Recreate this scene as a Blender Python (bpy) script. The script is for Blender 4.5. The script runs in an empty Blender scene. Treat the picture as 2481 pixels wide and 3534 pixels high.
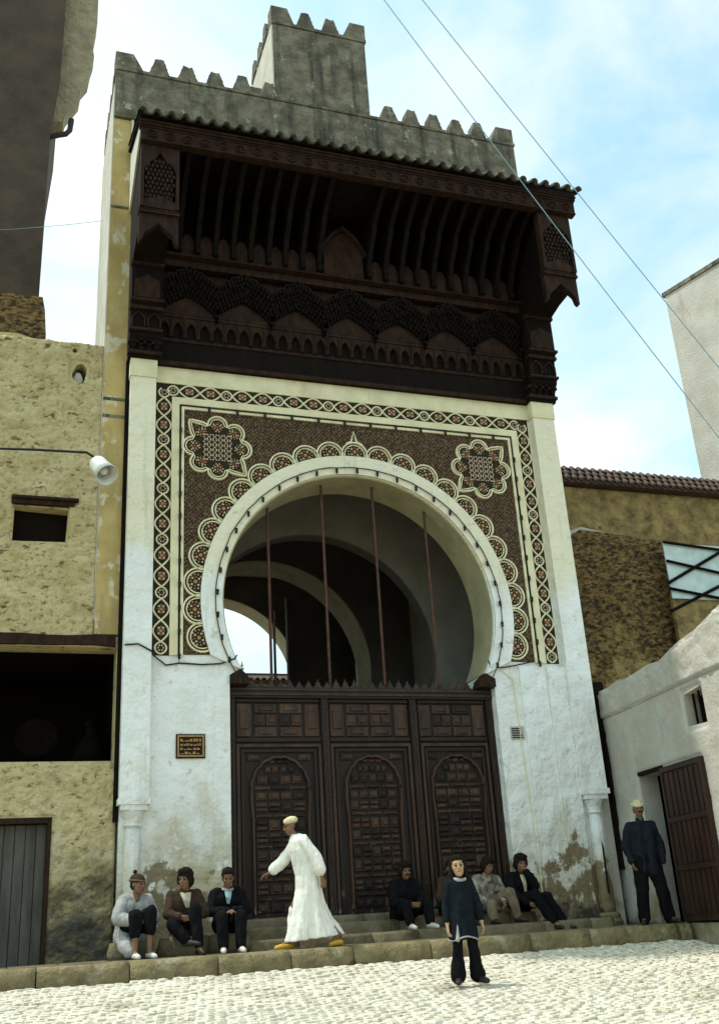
import bpy, bmesh, math, random
from mathutils import Vector, Matrix, noise
from mathutils.geometry import tessellate_polygon
random.seed(7)
R = math.radians
scene = bpy.context.scene
col = scene.collection

# ------------------------------------------------------------------ camera
yaw, pitch, roll = 0.341272, 0.382986, -0.063325
F = Vector((math.sin(yaw)*math.cos(pitch), math.cos(yaw)*math.cos(pitch), math.sin(pitch)))
RT = Vector((math.cos(yaw), -math.sin(yaw), 0))
UP = RT.cross(F)
CR = math.cos(roll)*RT + math.sin(roll)*UP
CU = -math.sin(roll)*RT + math.cos(roll)*UP
cam_data = bpy.data.cameras.new('camera')
cam = bpy.data.objects.new('camera', cam_data); col.objects.link(cam)
M = Matrix((CR, CU, -F)).transposed().to_4x4(); M.translation = (0, -16, 0.28)
cam.matrix_world = M
cam_data.sensor_fit = 'VERTICAL'; cam_data.sensor_height = 36; cam_data.lens = 36.0
cam_data.clip_start = 0.1; cam_data.clip_end = 500
scene.camera = cam

# ------------------------------------------------------------------ sky, sun, exposure
SUN_EL, SUN_AZ = R(66), R(-78)     # azimuth measured from +Y towards +X
world = bpy.data.worlds.new('World'); scene.world = world; world.use_nodes = True
wn, wl = world.node_tree.nodes, world.node_tree.links
wn.clear()
wo = wn.new('ShaderNodeOutputWorld'); bg = wn.new('ShaderNodeBackground')
sky = wn.new('ShaderNodeTexSky'); sky.sky_type = 'NISHITA'; sky.sun_disc = False
sky.sun_elevation = SUN_EL; sky.sun_rotation = SUN_AZ; sky.air_density = 1.0; sky.dust_density = 1.6; sky.ozone_density = 1.0
tc = wn.new('ShaderNodeTexCoord')
mp = wn.new('ShaderNodeMapping'); mp.inputs['Location'].default_value = (0.55, 0.2, 0.1); mp.inputs['Scale'].default_value = (1, 1, 1.7)
n1 = wn.new('ShaderNodeTexNoise'); n1.inputs['Scale'].default_value = 2.3; n1.inputs['Detail'].default_value = 7; n1.inputs['Roughness'].default_value = 0.55
n1.inputs['Distortion'].default_value = 0.5
rp = wn.new('ShaderNodeValToRGB'); rp.color_ramp.elements[0].color = (0.19, 0.19, 0.19, 1); rp.color_ramp.elements[0].position = 0.37; rp.color_ramp.elements[1].position = 0.70
tint = wn.new('ShaderNodeMix'); tint.data_type = 'RGBA'; tint.blend_type = 'MULTIPLY'; tint.inputs[0].default_value = 1
tint.inputs[7].default_value = (1.95, 3.15, 2.6, 1)
mul = wn.new('ShaderNodeMix'); mul.data_type = 'RGBA'; mul.blend_type = 'MIX'
mul.inputs[7].default_value = (11.0, 10.5, 10.1, 1)
wl.new(tc.outputs['Generated'], mp.inputs['Vector']); wl.new(mp.outputs[0], n1.inputs['Vector']); wl.new(n1.outputs['Fac'], rp.inputs[0])
wl.new(sky.outputs[0], tint.inputs[6]); wl.new(tint.outputs[2], mul.inputs[6]); wl.new(rp.outputs[0], mul.inputs[0])
wl.new(mul.outputs[2], bg.inputs[0]); bg.inputs[1].default_value = 0.1
wl.new(bg.outputs[0], wo.inputs[0])

sd = bpy.data.lights.new('sun', 'SUN'); sd.energy = 3.1; sd.angle = R(2.0); sd.color = (1.0, 0.95, 0.86)
sun = bpy.data.objects.new('sun', sd); col.objects.link(sun)
sdir = Vector((math.sin(SUN_AZ)*math.cos(SUN_EL), math.cos(SUN_AZ)*math.cos(SUN_EL), math.sin(SUN_EL)))
sun.rotation_euler = sdir.to_track_quat('Z', 'Y').to_euler(); sun.location = (0, 0, 40)
scene.view_settings.view_transform = 'Standard'; scene.view_settings.look = 'None'
scene.view_settings.exposure = 0.3; scene.view_settings.gamma = 1.0
scene.render.engine = 'CYCLES'

# ------------------------------------------------------------------ materials
MATS = {}
def mat(name, base, var=None, vscale=3.0, vcon=(0.35, 0.65), bump=0.0, bscale=30.0, rough=0.85, metal=0.0,
        layers=(), bump2=None, spec=0.3, detail=8, stretch=(1, 1, 1), coords='pos'):
    """base colour, second colour var mixed by noise; layers: (colour, scale, lo, hi, zlo, zhi, stretch) stains and painted pit shade;
    bump/bump2: (strength, scale)"""
    if name in MATS: return MATS[name]
    m = bpy.data.materials.new(name); m.use_nodes = True
    nt = m.node_tree; n, l = nt.nodes, nt.links
    b = n['Principled BSDF']; b.inputs['Roughness'].default_value = rough; b.inputs['Metallic'].default_value = metal
    b.inputs['Specular IOR Level'].default_value = spec
    if coords == 'pos':
        g = n.new('ShaderNodeNewGeometry'); P = g.outputs['Position']
    else:
        g = n.new('ShaderNodeTexCoord'); P = g.outputs['Object']
    if stretch != (1, 1, 1):
        mpn = n.new('ShaderNodeMapping'); mpn.inputs['Scale'].default_value = stretch; l.new(P, mpn.inputs[0]); PV = mpn.outputs[0]
    else: PV = P
    c = None
    def rgb(v):
        return (*v, 1)
    if var is None:
        r = n.new('ShaderNodeRGB'); r.outputs[0].default_value = rgb(base); c = r.outputs[0]
    else:
        t = n.new('ShaderNodeTexNoise'); t.inputs['Scale'].default_value = vscale; t.inputs['Detail'].default_value = detail
        t.inputs['Roughness'].default_value = 0.6; l.new(PV, t.inputs['Vector'])
        rr = n.new('ShaderNodeMapRange'); rr.inputs[1].default_value = vcon[0]; rr.inputs[2].default_value = vcon[1]; l.new(t.outputs['Fac'], rr.inputs[0])
        mx = n.new('ShaderNodeMix'); mx.data_type = 'RGBA'; mx.inputs[6].default_value = rgb(base); mx.inputs[7].default_value = rgb(var)
        l.new(rr.outputs[0], mx.inputs[0]); c = mx.outputs[2]
    for (lc, ls, lo, hi, zlo, zhi, st) in layers:
        mpn = n.new('ShaderNodeMapping'); mpn.inputs['Scale'].default_value = st; mpn.inputs['Location'].default_value = (ls*1.7, ls, 3.1); l.new(P, mpn.inputs[0])
        t = n.new('ShaderNodeTexNoise'); t.inputs['Scale'].default_value = ls; t.inputs['Detail'].default_value = 9; t.inputs['Roughness'].default_value = 0.62
        l.new(mpn.outputs[0], t.inputs['Vector'])
        f = t.outputs['Fac']
        if zlo is not None:
            sx = n.new('ShaderNodeSeparateXYZ'); l.new(P, sx.inputs[0])
            zr = n.new('ShaderNodeMapRange'); zr.inputs[1].default_value = zlo; zr.inputs[2].default_value = zhi
            zr.inputs[3].default_value = 0.22; zr.inputs[4].default_value = -0.35; l.new(sx.outputs[2], zr.inputs[0])
            ad = n.new('ShaderNodeMath'); ad.operation = 'ADD'; l.new(f, ad.inputs[0]); l.new(zr.outputs[0], ad.inputs[1]); f = ad.outputs[0]
        rr = n.new('ShaderNodeMapRange'); rr.inputs[1].default_value = lo; rr.inputs[2].default_value = hi; l.new(f, rr.inputs[0])
        mx = n.new('ShaderNodeMix'); mx.data_type = 'RGBA'; l.new(c, mx.inputs[6]); mx.inputs[7].default_value = rgb(lc); l.new(rr.outputs[0], mx.inputs[0]); c = mx.outputs[2]
    l.new(c, b.inputs['Base Color'])
    prev = None
    for bs in ((bump, bscale), bump2):
        if not bs or not bs[0]: continue
        t = n.new('ShaderNodeTexNoise'); t.inputs['Scale'].default_value = bs[1]; t.inputs['Detail'].default_value = 6; l.new(PV, t.inputs['Vector'])
        bp = n.new('ShaderNodeBump'); bp.inputs['Strength'].default_value = min(1.0, bs[0]); bp.inputs['Distance'].default_value = 0.25/bs[1]*3
        l.new(t.outputs['Fac'], bp.inputs['Height'])
        if prev: l.new(prev, bp.inputs['Normal'])
        prev = bp.outputs[0]
    if prev: l.new(prev, b.inputs['Normal'])
    MATS[name] = m
    return m

WHITE = mat('limewash', (0.81, 0.82, 0.79), (0.70, 0.70, 0.64), 1.6, (0.4, 0.75), bump=0.4, bscale=22, bump2=(0.5, 3.5),
            layers=[((0.76, 0.71, 0.53), 0.9, 0.36, 0.52, 6.6, 5.2, (1, 1, 0.6)), ((0.46, 0.41, 0.30), 1.5, 0.58, 0.80, None, None, (1.6, 1, 0.16)),
                    ((0.60, 0.58, 0.50), 5.0, 0.60, 0.66, None, None, (1, 1, 1)),
                    ((0.47, 0.40, 0.25), 1.6, 0.38, 0.68, 0.0, 3.2, (1, 1, 0.5)),
                    ((0.22, 0.17, 0.095), 2.4, 0.48, 0.53, 0.0, 2.3, (1, 1, 0.8)),
                    ((0.72, 0.70, 0.63), 4.5, 0.62, 0.65, None, None, (1, 1, 0.8)),
                    ((0.06, 0.052, 0.038), 3.3, 0.60, 0.70, 0.0, 1.3, (1, 1, 1))])
CREAM = mat('cream_plaster', (0.76, 0.70, 0.46), (0.60, 0.54, 0.34), 2.2, bump=0.2, bscale=25,
            layers=[((0.35, 0.28, 0.17), 3.0, 0.64, 0.8, None, None, (1, 1, 0.5))])
RIB = mat('cream_strapwork', (0.80, 0.75, 0.50), (0.62, 0.55, 0.35), 6, bump=0.1, bscale=60)
YELLOW = mat('yellow_ochre_render', (0.52, 0.40, 0.17), (0.40, 0.28, 0.095), 1.8, bump=0.2, bscale=25,
             layers=[((0.30, 0.215, 0.10), 2.0, 0.52, 0.70, None, None, (1, 1, 0.2)), ((0.58, 0.52, 0.36), 2.8, 0.57, 0.61, None, None, (1, 1, 0.6)), ((0.12, 0.09, 0.05), 2.2, 0.56, 0.7, 0.0, 2.6, (1, 1, 1))])
OCHRE = mat('ochre_stucco', (0.58, 0.49, 0.27), (0.45, 0.36, 0.17), 2.2, bump=0.9, bscale=14, bump2=(0.8, 45),
            layers=[((0.17, 0.115, 0.05), 6.0, 0.585, 0.66, None, None, (1, 1, 1.8)), ((0.30, 0.22, 0.10), 14.0, 0.61, 0.67, None, None, (1, 1, 1.8)), ((0.06, 0.04, 0.02), 9.0, 0.685, 0.71, None, None, (1, 1, 1.6)),  # small dark speckle paints the shade of pits into the stucco colour
                    ((0.52, 0.47, 0.32), 1.3, 0.5, 0.7, 0.0, 4.6, (1, 1, 1)),
                    ((0.27, 0.215, 0.10), 1.7, 0.36, 0.58, 0.0, 2.6, (1, 1, 1)),
                    ((0.075, 0.068, 0.048), 2.3, 0.46, 0.68, 0.2, 2.2, (0.8, 1, 1.3))])
GREYWALL = mat('weathered_render', (0.235, 0.21, 0.145), (0.105, 0.094, 0.064), 3.2, (0.36, 0.62), bump=0.8, bscale=10, bump2=(0.7, 40),
               layers=[((0.30, 0.29, 0.22), 2.0, 0.58, 0.72, None, None, (1, 1, 0.5)), ((0.050, 0.045, 0.034), 2.6, 0.52, 0.68, None, None, (1.3, 1, 0.14)), ((0.36, 0.34, 0.26), 4.5, 0.62, 0.67, None, None, (1, 1, 0.7))])
SIDEW = mat('sunlit_side_render', (0.62, 0.60, 0.52), (0.48, 0.46, 0.38), 2.0, bump=0.4, bscale=18)  # lighter than the fronts: sun on the left faces put into the colour
GREYW2 = mat('grey_white_render', (0.50, 0.47, 0.41), (0.40, 0.37, 0.31), 1.4, bump=0.4, bscale=20,
             layers=[((0.30, 0.25, 0.17), 1.4, 0.60, 0.78, None, None, (1, 1, 0.3)), ((0.25, 0.20, 0.11), 1.9, 0.55, 0.75, 0.0, 1.8, (1, 1, 1))])
WOOD = mat('old_shaded_cedar', (0.009, 0.0046, 0.0027), (0.0045, 0.0025, 0.0016), 7, bump=0.5, bscale=40, rough=0.8, spec=0.12, stretch=(1, 1, 0.25))  # old wood, near-black so the canopy's shade is in the bracket colour too
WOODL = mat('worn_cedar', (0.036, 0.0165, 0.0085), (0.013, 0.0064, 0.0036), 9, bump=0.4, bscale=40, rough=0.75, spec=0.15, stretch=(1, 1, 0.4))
DOORW = mat('door_cedar', (0.022, 0.011, 0.0065), (0.010, 0.0055, 0.0035), 5, bump=0.5, bscale=30, rough=0.6, stretch=(1, 1, 0.2),
            layers=[((0.12, 0.10, 0.085), 7.0, 0.66, 0.74, 0.0, 3.0, (1, 1, 0.5))])
DOORP = mat('door_panel_cedar', (0.062, 0.029, 0.0145), (0.024, 0.012, 0.007), 6, bump=0.4, bscale=40, rough=0.55, stretch=(1, 1, 0.3),
            layers=[((0.16, 0.12, 0.09), 8.0, 0.68, 0.76, 0.0, 3.0, (1, 1, 0.5))])
ROUGHBROWN = mat('exposed_rubble', (0.26, 0.165, 0.055), (0.035, 0.021, 0.011), 9, (0.40, 0.60), bump=1.0, bscale=12, bump2=(0.9, 40), stretch=(1, 1, 1.8),
                 layers=[((0.38, 0.28, 0.10), 1.0, 0.48, 0.60, 3.0, 8.0, (1, 1, 1)), ((0.05, 0.032, 0.016), 8.0, 0.60, 0.66, None, None, (1, 1, 1.8))])
WALLTAN = mat('tan_stucco', (0.38, 0.28, 0.11), (0.15, 0.10, 0.04), 3.0, bump=0.9, bscale=12, bump2=(0.7, 45),
              layers=[((0.09, 0.06, 0.03), 4.0, 0.58, 0.70, None, None, (1, 1, 2))])
STONE = mat('kerb_limestone', (0.25, 0.205, 0.105), (0.14, 0.11, 0.055), 4, bump=0.8, bscale=14, bump2=(0.6, 60),
            layers=[((0.055, 0.045, 0.026), 5, 0.60, 0.72, None, None, (1, 1, 1)), ((0.36, 0.33, 0.23), 2.5, 0.58, 0.72, None, None, (1, 1, 1))])
PAVE = mat('pavement_stone', (0.19, 0.155, 0.09), (0.10, 0.082, 0.048), 3, bump=0.6, bscale=18, bump2=(0.5, 70),
           layers=[((0.05, 0.042, 0.028), 2.6, 0.58, 0.75, None, None, (1, 1, 1))])
COB = mat('pale_sett', (0.70, 0.66, 0.55), (0.46, 0.42, 0.32), 6.5, bump=0.5, bscale=40,
          layers=[((0.26, 0.22, 0.14), 1.1, 0.56, 0.78, None, None, (1, 1, 1)), ((0.20, 0.17, 0.10), 11, 0.64, 0.70, None, None, (1, 1, 1))])
JOINT = mat('street_bedding', (0.26, 0.23, 0.14), (0.15, 0.13, 0.08), 9, bump=0.6, bscale=40)
DARK = mat('hollow_gloom', (0.012, 0.009, 0.007), rough=0.9, spec=0.0)  # near-black puts the gloom of rooms and hollows into their surfaces
TILEG = mat('weathered_barrel_tile', (0.10, 0.085, 0.06), (0.045, 0.05, 0.04), 9, bump=0.3, bscale=60, rough=0.5)
TILER = mat('brown_barrel_tile', (0.10, 0.055, 0.035), (0.04, 0.03, 0.022), 7, bump=0.4, bscale=60, rough=0.7)
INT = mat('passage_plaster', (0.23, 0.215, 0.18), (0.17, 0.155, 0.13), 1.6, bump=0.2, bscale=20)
INTD = mat('passage_shaded_plaster', (0.12, 0.105, 0.09), (0.085, 0.073, 0.062), 1.6, bump=0.2, bscale=20)  # passage plaster with the shade of the inner walls in its colour
INTB = mat('passage_bounce_plaster', (0.60, 0.56, 0.46), (0.48, 0.44, 0.35), 1.6, bump=0.2, bscale=20)  # kept pale to bounce light onto the inner passage walls
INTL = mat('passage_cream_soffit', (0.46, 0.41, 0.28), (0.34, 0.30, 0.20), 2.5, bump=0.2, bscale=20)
SOFF = mat('olive_soffit_plaster', (0.40, 0.36, 0.21), (0.29, 0.26, 0.15), 2.2, bump=0.2, bscale=20)
IRON = mat('rusty_iron', (0.055, 0.028, 0.018), (0.11, 0.05, 0.03), 12, rough=0.6, metal=0.3)
BLACK = mat('black_cable', (0.012, 0.011, 0.010), rough=0.6)
WIRE = mat('pale_wire', (0.25, 0.42, 0.48), rough=0.6)
ENAMEL = mat('white_enamel', (0.72, 0.74, 0.70), (0.55, 0.56, 0.50), 9, rough=0.35)
DGREEN = mat('dark_green_tile', (0.016, 0.018, 0.011), (0.040, 0.028, 0.014), 30, rough=0.7, spec=0.1)
RUST = mat('rust_red_tile', (0.26, 0.10, 0.055), (0.16, 0.06, 0.03), 25, rough=0.6, spec=0.15)
PALE = mat('pale_glazed_tile', (0.52, 0.41, 0.29), (0.38, 0.27, 0.18), 25, rough=0.6, spec=0.15)
OCHT = mat('ochre_glazed_tile', (0.38, 0.24, 0.07), (0.24, 0.14, 0.05), 25, rough=0.4)

def mosaic_mat():
    m = bpy.data.materials.new('fine_red_mosaic'); m.use_nodes = True; n, l = m.node_tree.nodes, m.node_tree.links
    b = n['Principled BSDF']; b.inputs['Roughness'].default_value = 0.75; b.inputs['Specular IOR Level'].default_value = 0.1
    g = n.new('ShaderNodeNewGeometry'); sx = n.new('ShaderNodeSeparateXYZ'); l.new(g.outputs['Position'], sx.inputs[0])
    cx = n.new('ShaderNodeCombineXYZ'); l.new(sx.outputs[0], cx.inputs[0]); l.new(sx.outputs[2], cx.inputs[1])
    mp_ = n.new('ShaderNodeMapping'); mp_.inputs['Rotation'].default_value = (0, 0, R(45)); l.new(cx.outputs[0], mp_.inputs[0])
    def vor(scale, rnd_):
        v = n.new('ShaderNodeTexVoronoi'); v.voronoi_dimensions = '2D'; v.inputs['Scale'].default_value = scale; v.inputs['Randomness'].default_value = rnd_
        l.new(mp_.outputs[0], v.inputs['Vector']); return v
    v1 = vor(19, 0.10); v2 = vor(46, 0.5)
    r1 = n.new('ShaderNodeValToRGB'); r1.color_ramp.interpolation = 'CONSTANT'; e = r1.color_ramp.elements
    e[0].position = 0; e[0].color = (0.24, 0.17, 0.09, 1); e[1].position = 0.17; e[1].color = (0.030, 0.018, 0.011, 1)
    for q, c_ in ((0.30, (0.095, 0.055, 0.032, 1)), (0.47, (0.024, 0.015, 0.010, 1))):
        x = e.new(q); x.color = c_
    l.new(v1.outputs['Distance'], r1.inputs[0])
    s2 = n.new('ShaderNodeSeparateColor'); l.new(v2.outputs['Color'], s2.inputs[0])
    r2 = n.new('ShaderNodeValToRGB'); r2.color_ramp.interpolation = 'CONSTANT'; e = r2.color_ramp.elements
    e[0].position = 0; e[0].color = (0.022, 0.014, 0.010, 1); e[1].position = 0.5; e[1].color = (0.10, 0.06, 0.034, 1); x = e.new(0.80); x.color = (0.26, 0.19, 0.10, 1)
    l.new(s2.outputs[0], r2.inputs[0])
    mx = n.new('ShaderNodeMix'); mx.data_type = 'RGBA'; mx.inputs[0].default_value = 0.42; l.new(r1.outputs[0], mx.inputs[6]); l.new(r2.outputs[0], mx.inputs[7])
    l.new(mx.outputs[2], b.inputs['Base Color'])
    bp = n.new('ShaderNodeBump'); bp.inputs['Strength'].default_value = 0.5; bp.inputs['Distance'].default_value = 0.02; l.new(v2.outputs['Distance'], bp.inputs['Height']); l.new(bp.outputs[0], b.inputs['Normal'])
    return m
MOSAIC = mosaic_mat()

# ------------------------------------------------------------------ mesh helpers
class MB:
    def __init__(s): s.v = []; s.f = []
    def add(s, vs, fs):
        o = len(s.v); s.v += [tuple(p) for p in vs]; s.f += [tuple(i+o for i in f) for f in fs]; return s
    def box(s, x0, x1, y0, y1, z0, z1):
        return s.add([(x0,y0,z0),(x1,y0,z0),(x1,y1,z0),(x0,y1,z0),(x0,y0,z1),(x1,y0,z1),(x1,y1,z1),(x0,y1,z1)],
                     [(3,2,1,0),(4,5,6,7),(0,1,5,4),(1,2,6,5),(2,3,7,6),(3,0,4,7)])
    def bbox(s, x0, x1, y0, y1, z0, z1, b=0.02):
        """box with the front (low y) edges bevelled"""
        vs = [(x0,y1,z0),(x1,y1,z0),(x1,y1,z1),(x0,y1,z1),(x0,y0+b,z0),(x1,y0+b,z0),(x1,y0+b,z1),(x0,y0+b,z1),
              (x0+b,y0,z0+b),(x1-b,y0,z0+b),(x1-b,y0,z1-b),(x0+b,y0,z1-b)]
        return s.add(vs, [(0,1,2,3)[::-1],(0,1,5,4),(1,2,6,5),(2,3,7,6),(3,0,4,7),(4,5,9,8),(5,6,10,9),(6,7,11,10),(7,4,8,11),(8,9,10,11)])
    def prism(s, poly, a0, a1, axis='y'):
        """poly of 2D points; axis y: points are (x,z), axis x: (y,z), axis z: (x,y)"""
        def P(p, a):
            return (p[0], a, p[1]) if axis == 'y' else ((a, p[0], p[1]) if axis == 'x' else (p[0], p[1], a))
        n = len(poly)
        tris = tessellate_polygon([[Vector((p[0], p[1], 0)) for p in poly]])
        vs = [P(p, a0) for p in poly] + [P(p, a1) for p in poly]
        fs = [tuple(t) for t in tris] + [tuple(i+n for i in t[::-1]) for t in tris]
        fs += [(i, (i+1) % n, (i+1) % n + n, i+n) for i in range(n)]
        return s.add(vs, fs)
    def tube(s, pts, r, n=6, r2=None, closed=False):
        pts = [Vector(p) for p in pts]; m = len(pts); vs = []; fs = []
        prev = None
        for i, p in enumerate(pts):
            t = (pts[(i+1) % m]-pts[i-1]) if closed else (pts[min(i+1, m-1)]-pts[max(i-1, 0)])
            t.normalize()
            u = prev if prev is not None else (Vector((0,0,1)) if abs(t.z) < 0.9 else Vector((1,0,0)))
            u = (u - t*u.dot(t)).normalized(); w = t.cross(u); prev = u
            rr = r if r2 is None else r+(r2-r)*i/(m-1)
            vs += [p+u*rr*math.cos(2*math.pi*k/n)+w*rr*math.sin(2*math.pi*k/n) for k in range(n)]
        for i in range(m if closed else m-1):
            j = (i+1) % m
            fs += [(i*n+k, i*n+(k+1) % n, j*n+(k+1) % n, j*n+k) for k in range(n)]
        if not closed: fs += [tuple(range(n))[::-1], tuple((m-1)*n+k for k in range(n))]
        return s.add(vs, fs)
    def lathe(s, prof, n=16, c=(0,0,0), axis='z'):
        vs = []; m = len(prof)
        for r, h in prof:
            for k in range(n):
                a = 2*math.pi*k/n
                p = (r*math.cos(a), r*math.sin(a), h) if axis == 'z' else (r*math.cos(a), h, r*math.sin(a))
                vs.append((p[0]+c[0], p[1]+c[1], p[2]+c[2]))
        fs = [(i*n+k, i*n+(k+1) % n, (i+1)*n+(k+1) % n, (i+1)*n+k) for i in range(m-1) for k in range(n)]
        fs += [tuple(range(n))[::-1], tuple((m-1)*n+k for k in range(n))]
        return s.add(vs, fs)
    def ribbon(s, pts, w, y0, y1, closed=False):
        """flat strap in the XZ plane along pts (x,z), from back y0 to front y1"""
        m = len(pts); vs = []
        for i in range(m):
            a = Vector(pts[i-1]) if (closed or i > 0) else Vector(pts[i])
            b = Vector(pts[(i+1) % m]) if (closed or i < m-1) else Vector(pts[i])
            t = (b-a); t = t.normalized() if t.length > 1e-9 else Vector((1, 0)); nn = Vector((-t.y, t.x))*w/2
            p = Vector(pts[i])
            q, r_ = p+nn, p-nn
            q2, r2 = p+nn*0.6, p-nn*0.6
            vs += [(q.x, y0, q.y), (q2.x, y1, q2.y), (r2.x, y1, r2.y), (r_.x, y0, r_.y)]
        fs = []
        for i in range(m if closed else m-1):
            j = (i+1) % m
            fs += [(i*4+k, i*4+k+1, j*4+k+1, j*4+k) for k in range(3)]
        return s.add(vs, fs)
    def sphere(s, c, r, sc=(1, 1, 1), n=10, m=7, rot=None):
        vs = []; fs = []
        for i in range(1, m):
            th = math.pi*i/m
            for k in range(n):
                ph = 2*math.pi*k/n
                vs.append(Vector((r*sc[0]*math.sin(th)*math.cos(ph), r*sc[1]*math.sin(th)*math.sin(ph), r*sc[2]*math.cos(th))))
        vs += [Vector((0, 0, r*sc[2])), Vector((0, 0, -r*sc[2]))]
        if rot: vs = [rot @ v for v in vs]
        vs = [v+Vector(c) for v in vs]
        for i in range(m-2):
            fs += [(i*n+k, (i+1)*n+k, (i+1)*n+(k+1) % n, i*n+(k+1) % n) for k in range(n)]
        t = len(vs)-2
        fs += [(t, k, (k+1) % n) for k in range(n)] + [(t+1, (m-2)*n+(k+1) % n, (m-2)*n+k) for k in range(n)]
        return s.add(vs, fs)
    def capsule(s, a, b, ra, rb, n=12):
        a, b = Vector(a), Vector(b); t = b-a; L = t.length
        if L < 1e-5: return s.sphere(a, max(ra, rb), n=n)
        q = Vector((0, 0, 1)).rotation_difference(t.normalized())
        prof = [(ra*math.sin(x), -ra*math.cos(x)) for x in (0.15, 0.6, 1.1)] + [(ra, 0), (rb, L)] + [(rb*math.cos(x), L+rb*math.sin(x)) for x in (0.45, 0.95, 1.42)]
        vs = [q @ Vector((r*math.cos(2*math.pi*k/n), r*math.sin(2*math.pi*k/n), h))+a for r, h in prof for k in range(n)]
        m = len(prof)
        fs = [(i*n+k, i*n+(k+1) % n, (i+1)*n+(k+1) % n, (i+1)*n+k) for i in range(m-1) for k in range(n)]
        fs += [tuple(range(n))[::-1], tuple((m-1)*n+k for k in range(n))]
        return s.add(vs, fs)
    def mesh(s, name, m, smooth=False):
        me = bpy.data.meshes.new(name); me.from_pydata(s.v, [], s.f)
        bm = bmesh.new(); bm.from_mesh(me); bmesh.ops.recalc_face_normals(bm, faces=bm.faces); bm.to_mesh(me); bm.free()
        if m: me.materials.append(m)
        if smooth:
            for p in me.polygons: p.use_smooth = True
        return me
    def build(s, name, m, parent=None, smooth=False):
        return link(name, s.mesh(name, m, smooth), parent)

def link(name, me, parent=None, loc=(0, 0, 0), rot=(0, 0, 0), scale=None):
    o = bpy.data.objects.new(name, me); col.objects.link(o)
    o.location = loc; o.rotation_euler = rot
    if scale: o.scale = scale
    if parent: o.parent = parent
    return o
def empty(name, loc=(0, 0, 0), parent=None, rz=0):
    o = bpy.data.objects.new(name, None); col.objects.link(o); o.location = loc; o.rotation_euler = (0, 0, rz); o.empty_display_size = 0.2
    if parent: o.parent = parent
    return o
def tag(o, label, cat, group=None):
    o['label'] = label; o['category'] = cat
    if group: o['group'] = group
    return o
def structure(o): o['kind'] = 'structure'; return o
def stuff(o): o['kind'] = 'stuff'; return o
def arc(cx, cz, r, a0, a1, n):
    return [(cx+r*math.cos(a0+(a1-a0)*i/n), cz+r*math.sin(a0+(a1-a0)*i/n)) for i in range(n+1)]
def rough_mesh(me, amp, sc, seed=0):
    for v in me.vertices:
        d = noise.noise_vector(Vector(v.co)*sc+Vector((seed, seed*2.3, 1)))
        v.co += d*amp

def rough_face(put, u0, u1, v0, v1, cell, amp, sc, mask=None, seed=0, aniso=1.0, H=0.55):
    """a sheet of lumpy plaster: put(u, v, d) gives the point d metres proud of the wall; mask(u, v) is False where there is no plaster"""
    nu, nv = max(2, int((u1-u0)/cell)), max(2, int((v1-v0)/cell)); mb = MB()
    keep = {}
    for i in range(nu):
        for j in range(nv):
            u, v = u0+(u1-u0)*(i+.5)/nu, v0+(v1-v0)*(j+.5)/nv
            if mask is None or mask(u, v): keep[(i, j)] = 1
    cnt = {}
    for (i, j) in keep:
        for a, b in ((i, j), (i+1, j), (i+1, j+1), (i, j+1)): cnt[(a, b)] = cnt.get((a, b), 0)+1
    idx = {}
    for (a, b), c in cnt.items():
        u, v = u0+(u1-u0)*a/nu, v0+(v1-v0)*b/nv
        n0 = noise.fractal(Vector((u*sc+seed, v*sc*aniso, seed*1.7)), H, 2.1, 5)
        d = 0.016+amp+amp*n0 if c == 4 else -0.02
        if n0 < -0.62 and c == 4: d -= amp*0.8
        idx[(a, b)] = len(mb.v); mb.v.append(put(u, v, max(d, 0.006) if c == 4 else d))
    for (i, j) in keep: mb.f.append((idx[(i, j)], idx[(i+1, j)], idx[(i+1, j+1)], idx[(i, j+1)]))
    return mb

# ------------------------------------------------------------------ ground
def street_z(y):
    if y > -2.0: return -0.17
    if y > -4.2: return -0.17-0.27*(-2.0-y)/2.2
    return -0.44-0.082*(-4.2-y)
ys = [30, -1.95, -2.0, -2.6, -3.2, -4.2, -6, -9, -13, -18, -30, -60, -90]
mb = MB()
mb.add([(x, y, street_z(y)-0.035) for y in ys for x in (-60, 80)], [(2*i, 2*i+1, 2*i+3, 2*i+2) for i in range(len(ys)-1)])
street = structure(mb.build('street', JOINT))
# setts: several shared shapes, laid in slightly skewed courses
SETT = []
for k in range(6):
    m_ = MB(); w, d, h = 0.058, 0.042, 0.022+0.006*(k % 3)
    j = lambda a: a*random.uniform(0.86, 1.08)
    base = [(-j(w), -j(d), -0.05), (j(w), -j(d), -0.05), (j(w), j(d), -0.05), (-j(w), j(d), -0.05)]
    mid = [(p[0], p[1], h*0.35) for p in base]
    top = [(p[0]*0.84, p[1]*0.82, h*random.uniform(0.8, 1.05)) for p in base]
    m_.add(base+mid+top, [(0,1,5,4),(1,2,6,5),(2,3,7,6),(3,0,4,7),(4,5,9,8),(5,6,10,9),(6,7,11,10),(7,4,8,11),(8,9,10,11)])
    SETT.append((m_, m_.mesh('cobble', COB, False)))
cells = []
ca, sa = math.cos(R(24)), math.sin(R(24))
for i in range(-105, 140):
    for k in range(-125, 160):
        u = i*0.122+(0.061 if k % 2 else 0); v = k*0.088
        x = 5+u*ca-v*sa; y = -5+u*sa+v*ca
        x += random.uniform(-.012, .012); y += random.uniform(-.012, .012)
        if not (-2.5 < x < 13.5 and -9.0 < y < -2.10): continue
        if x > 9.9+0.1*y+0.0: continue
        cells.append((x, y))
def cobble_rank(c):                                        # those that show largest in the photograph come first
    x, y = c; d = y+16
    px = x/d
    vis = (0.02 < px < 0.68) and y > -16+9.5*(1+0.22*px)
    return (0 if vis else 1, d)
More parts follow.
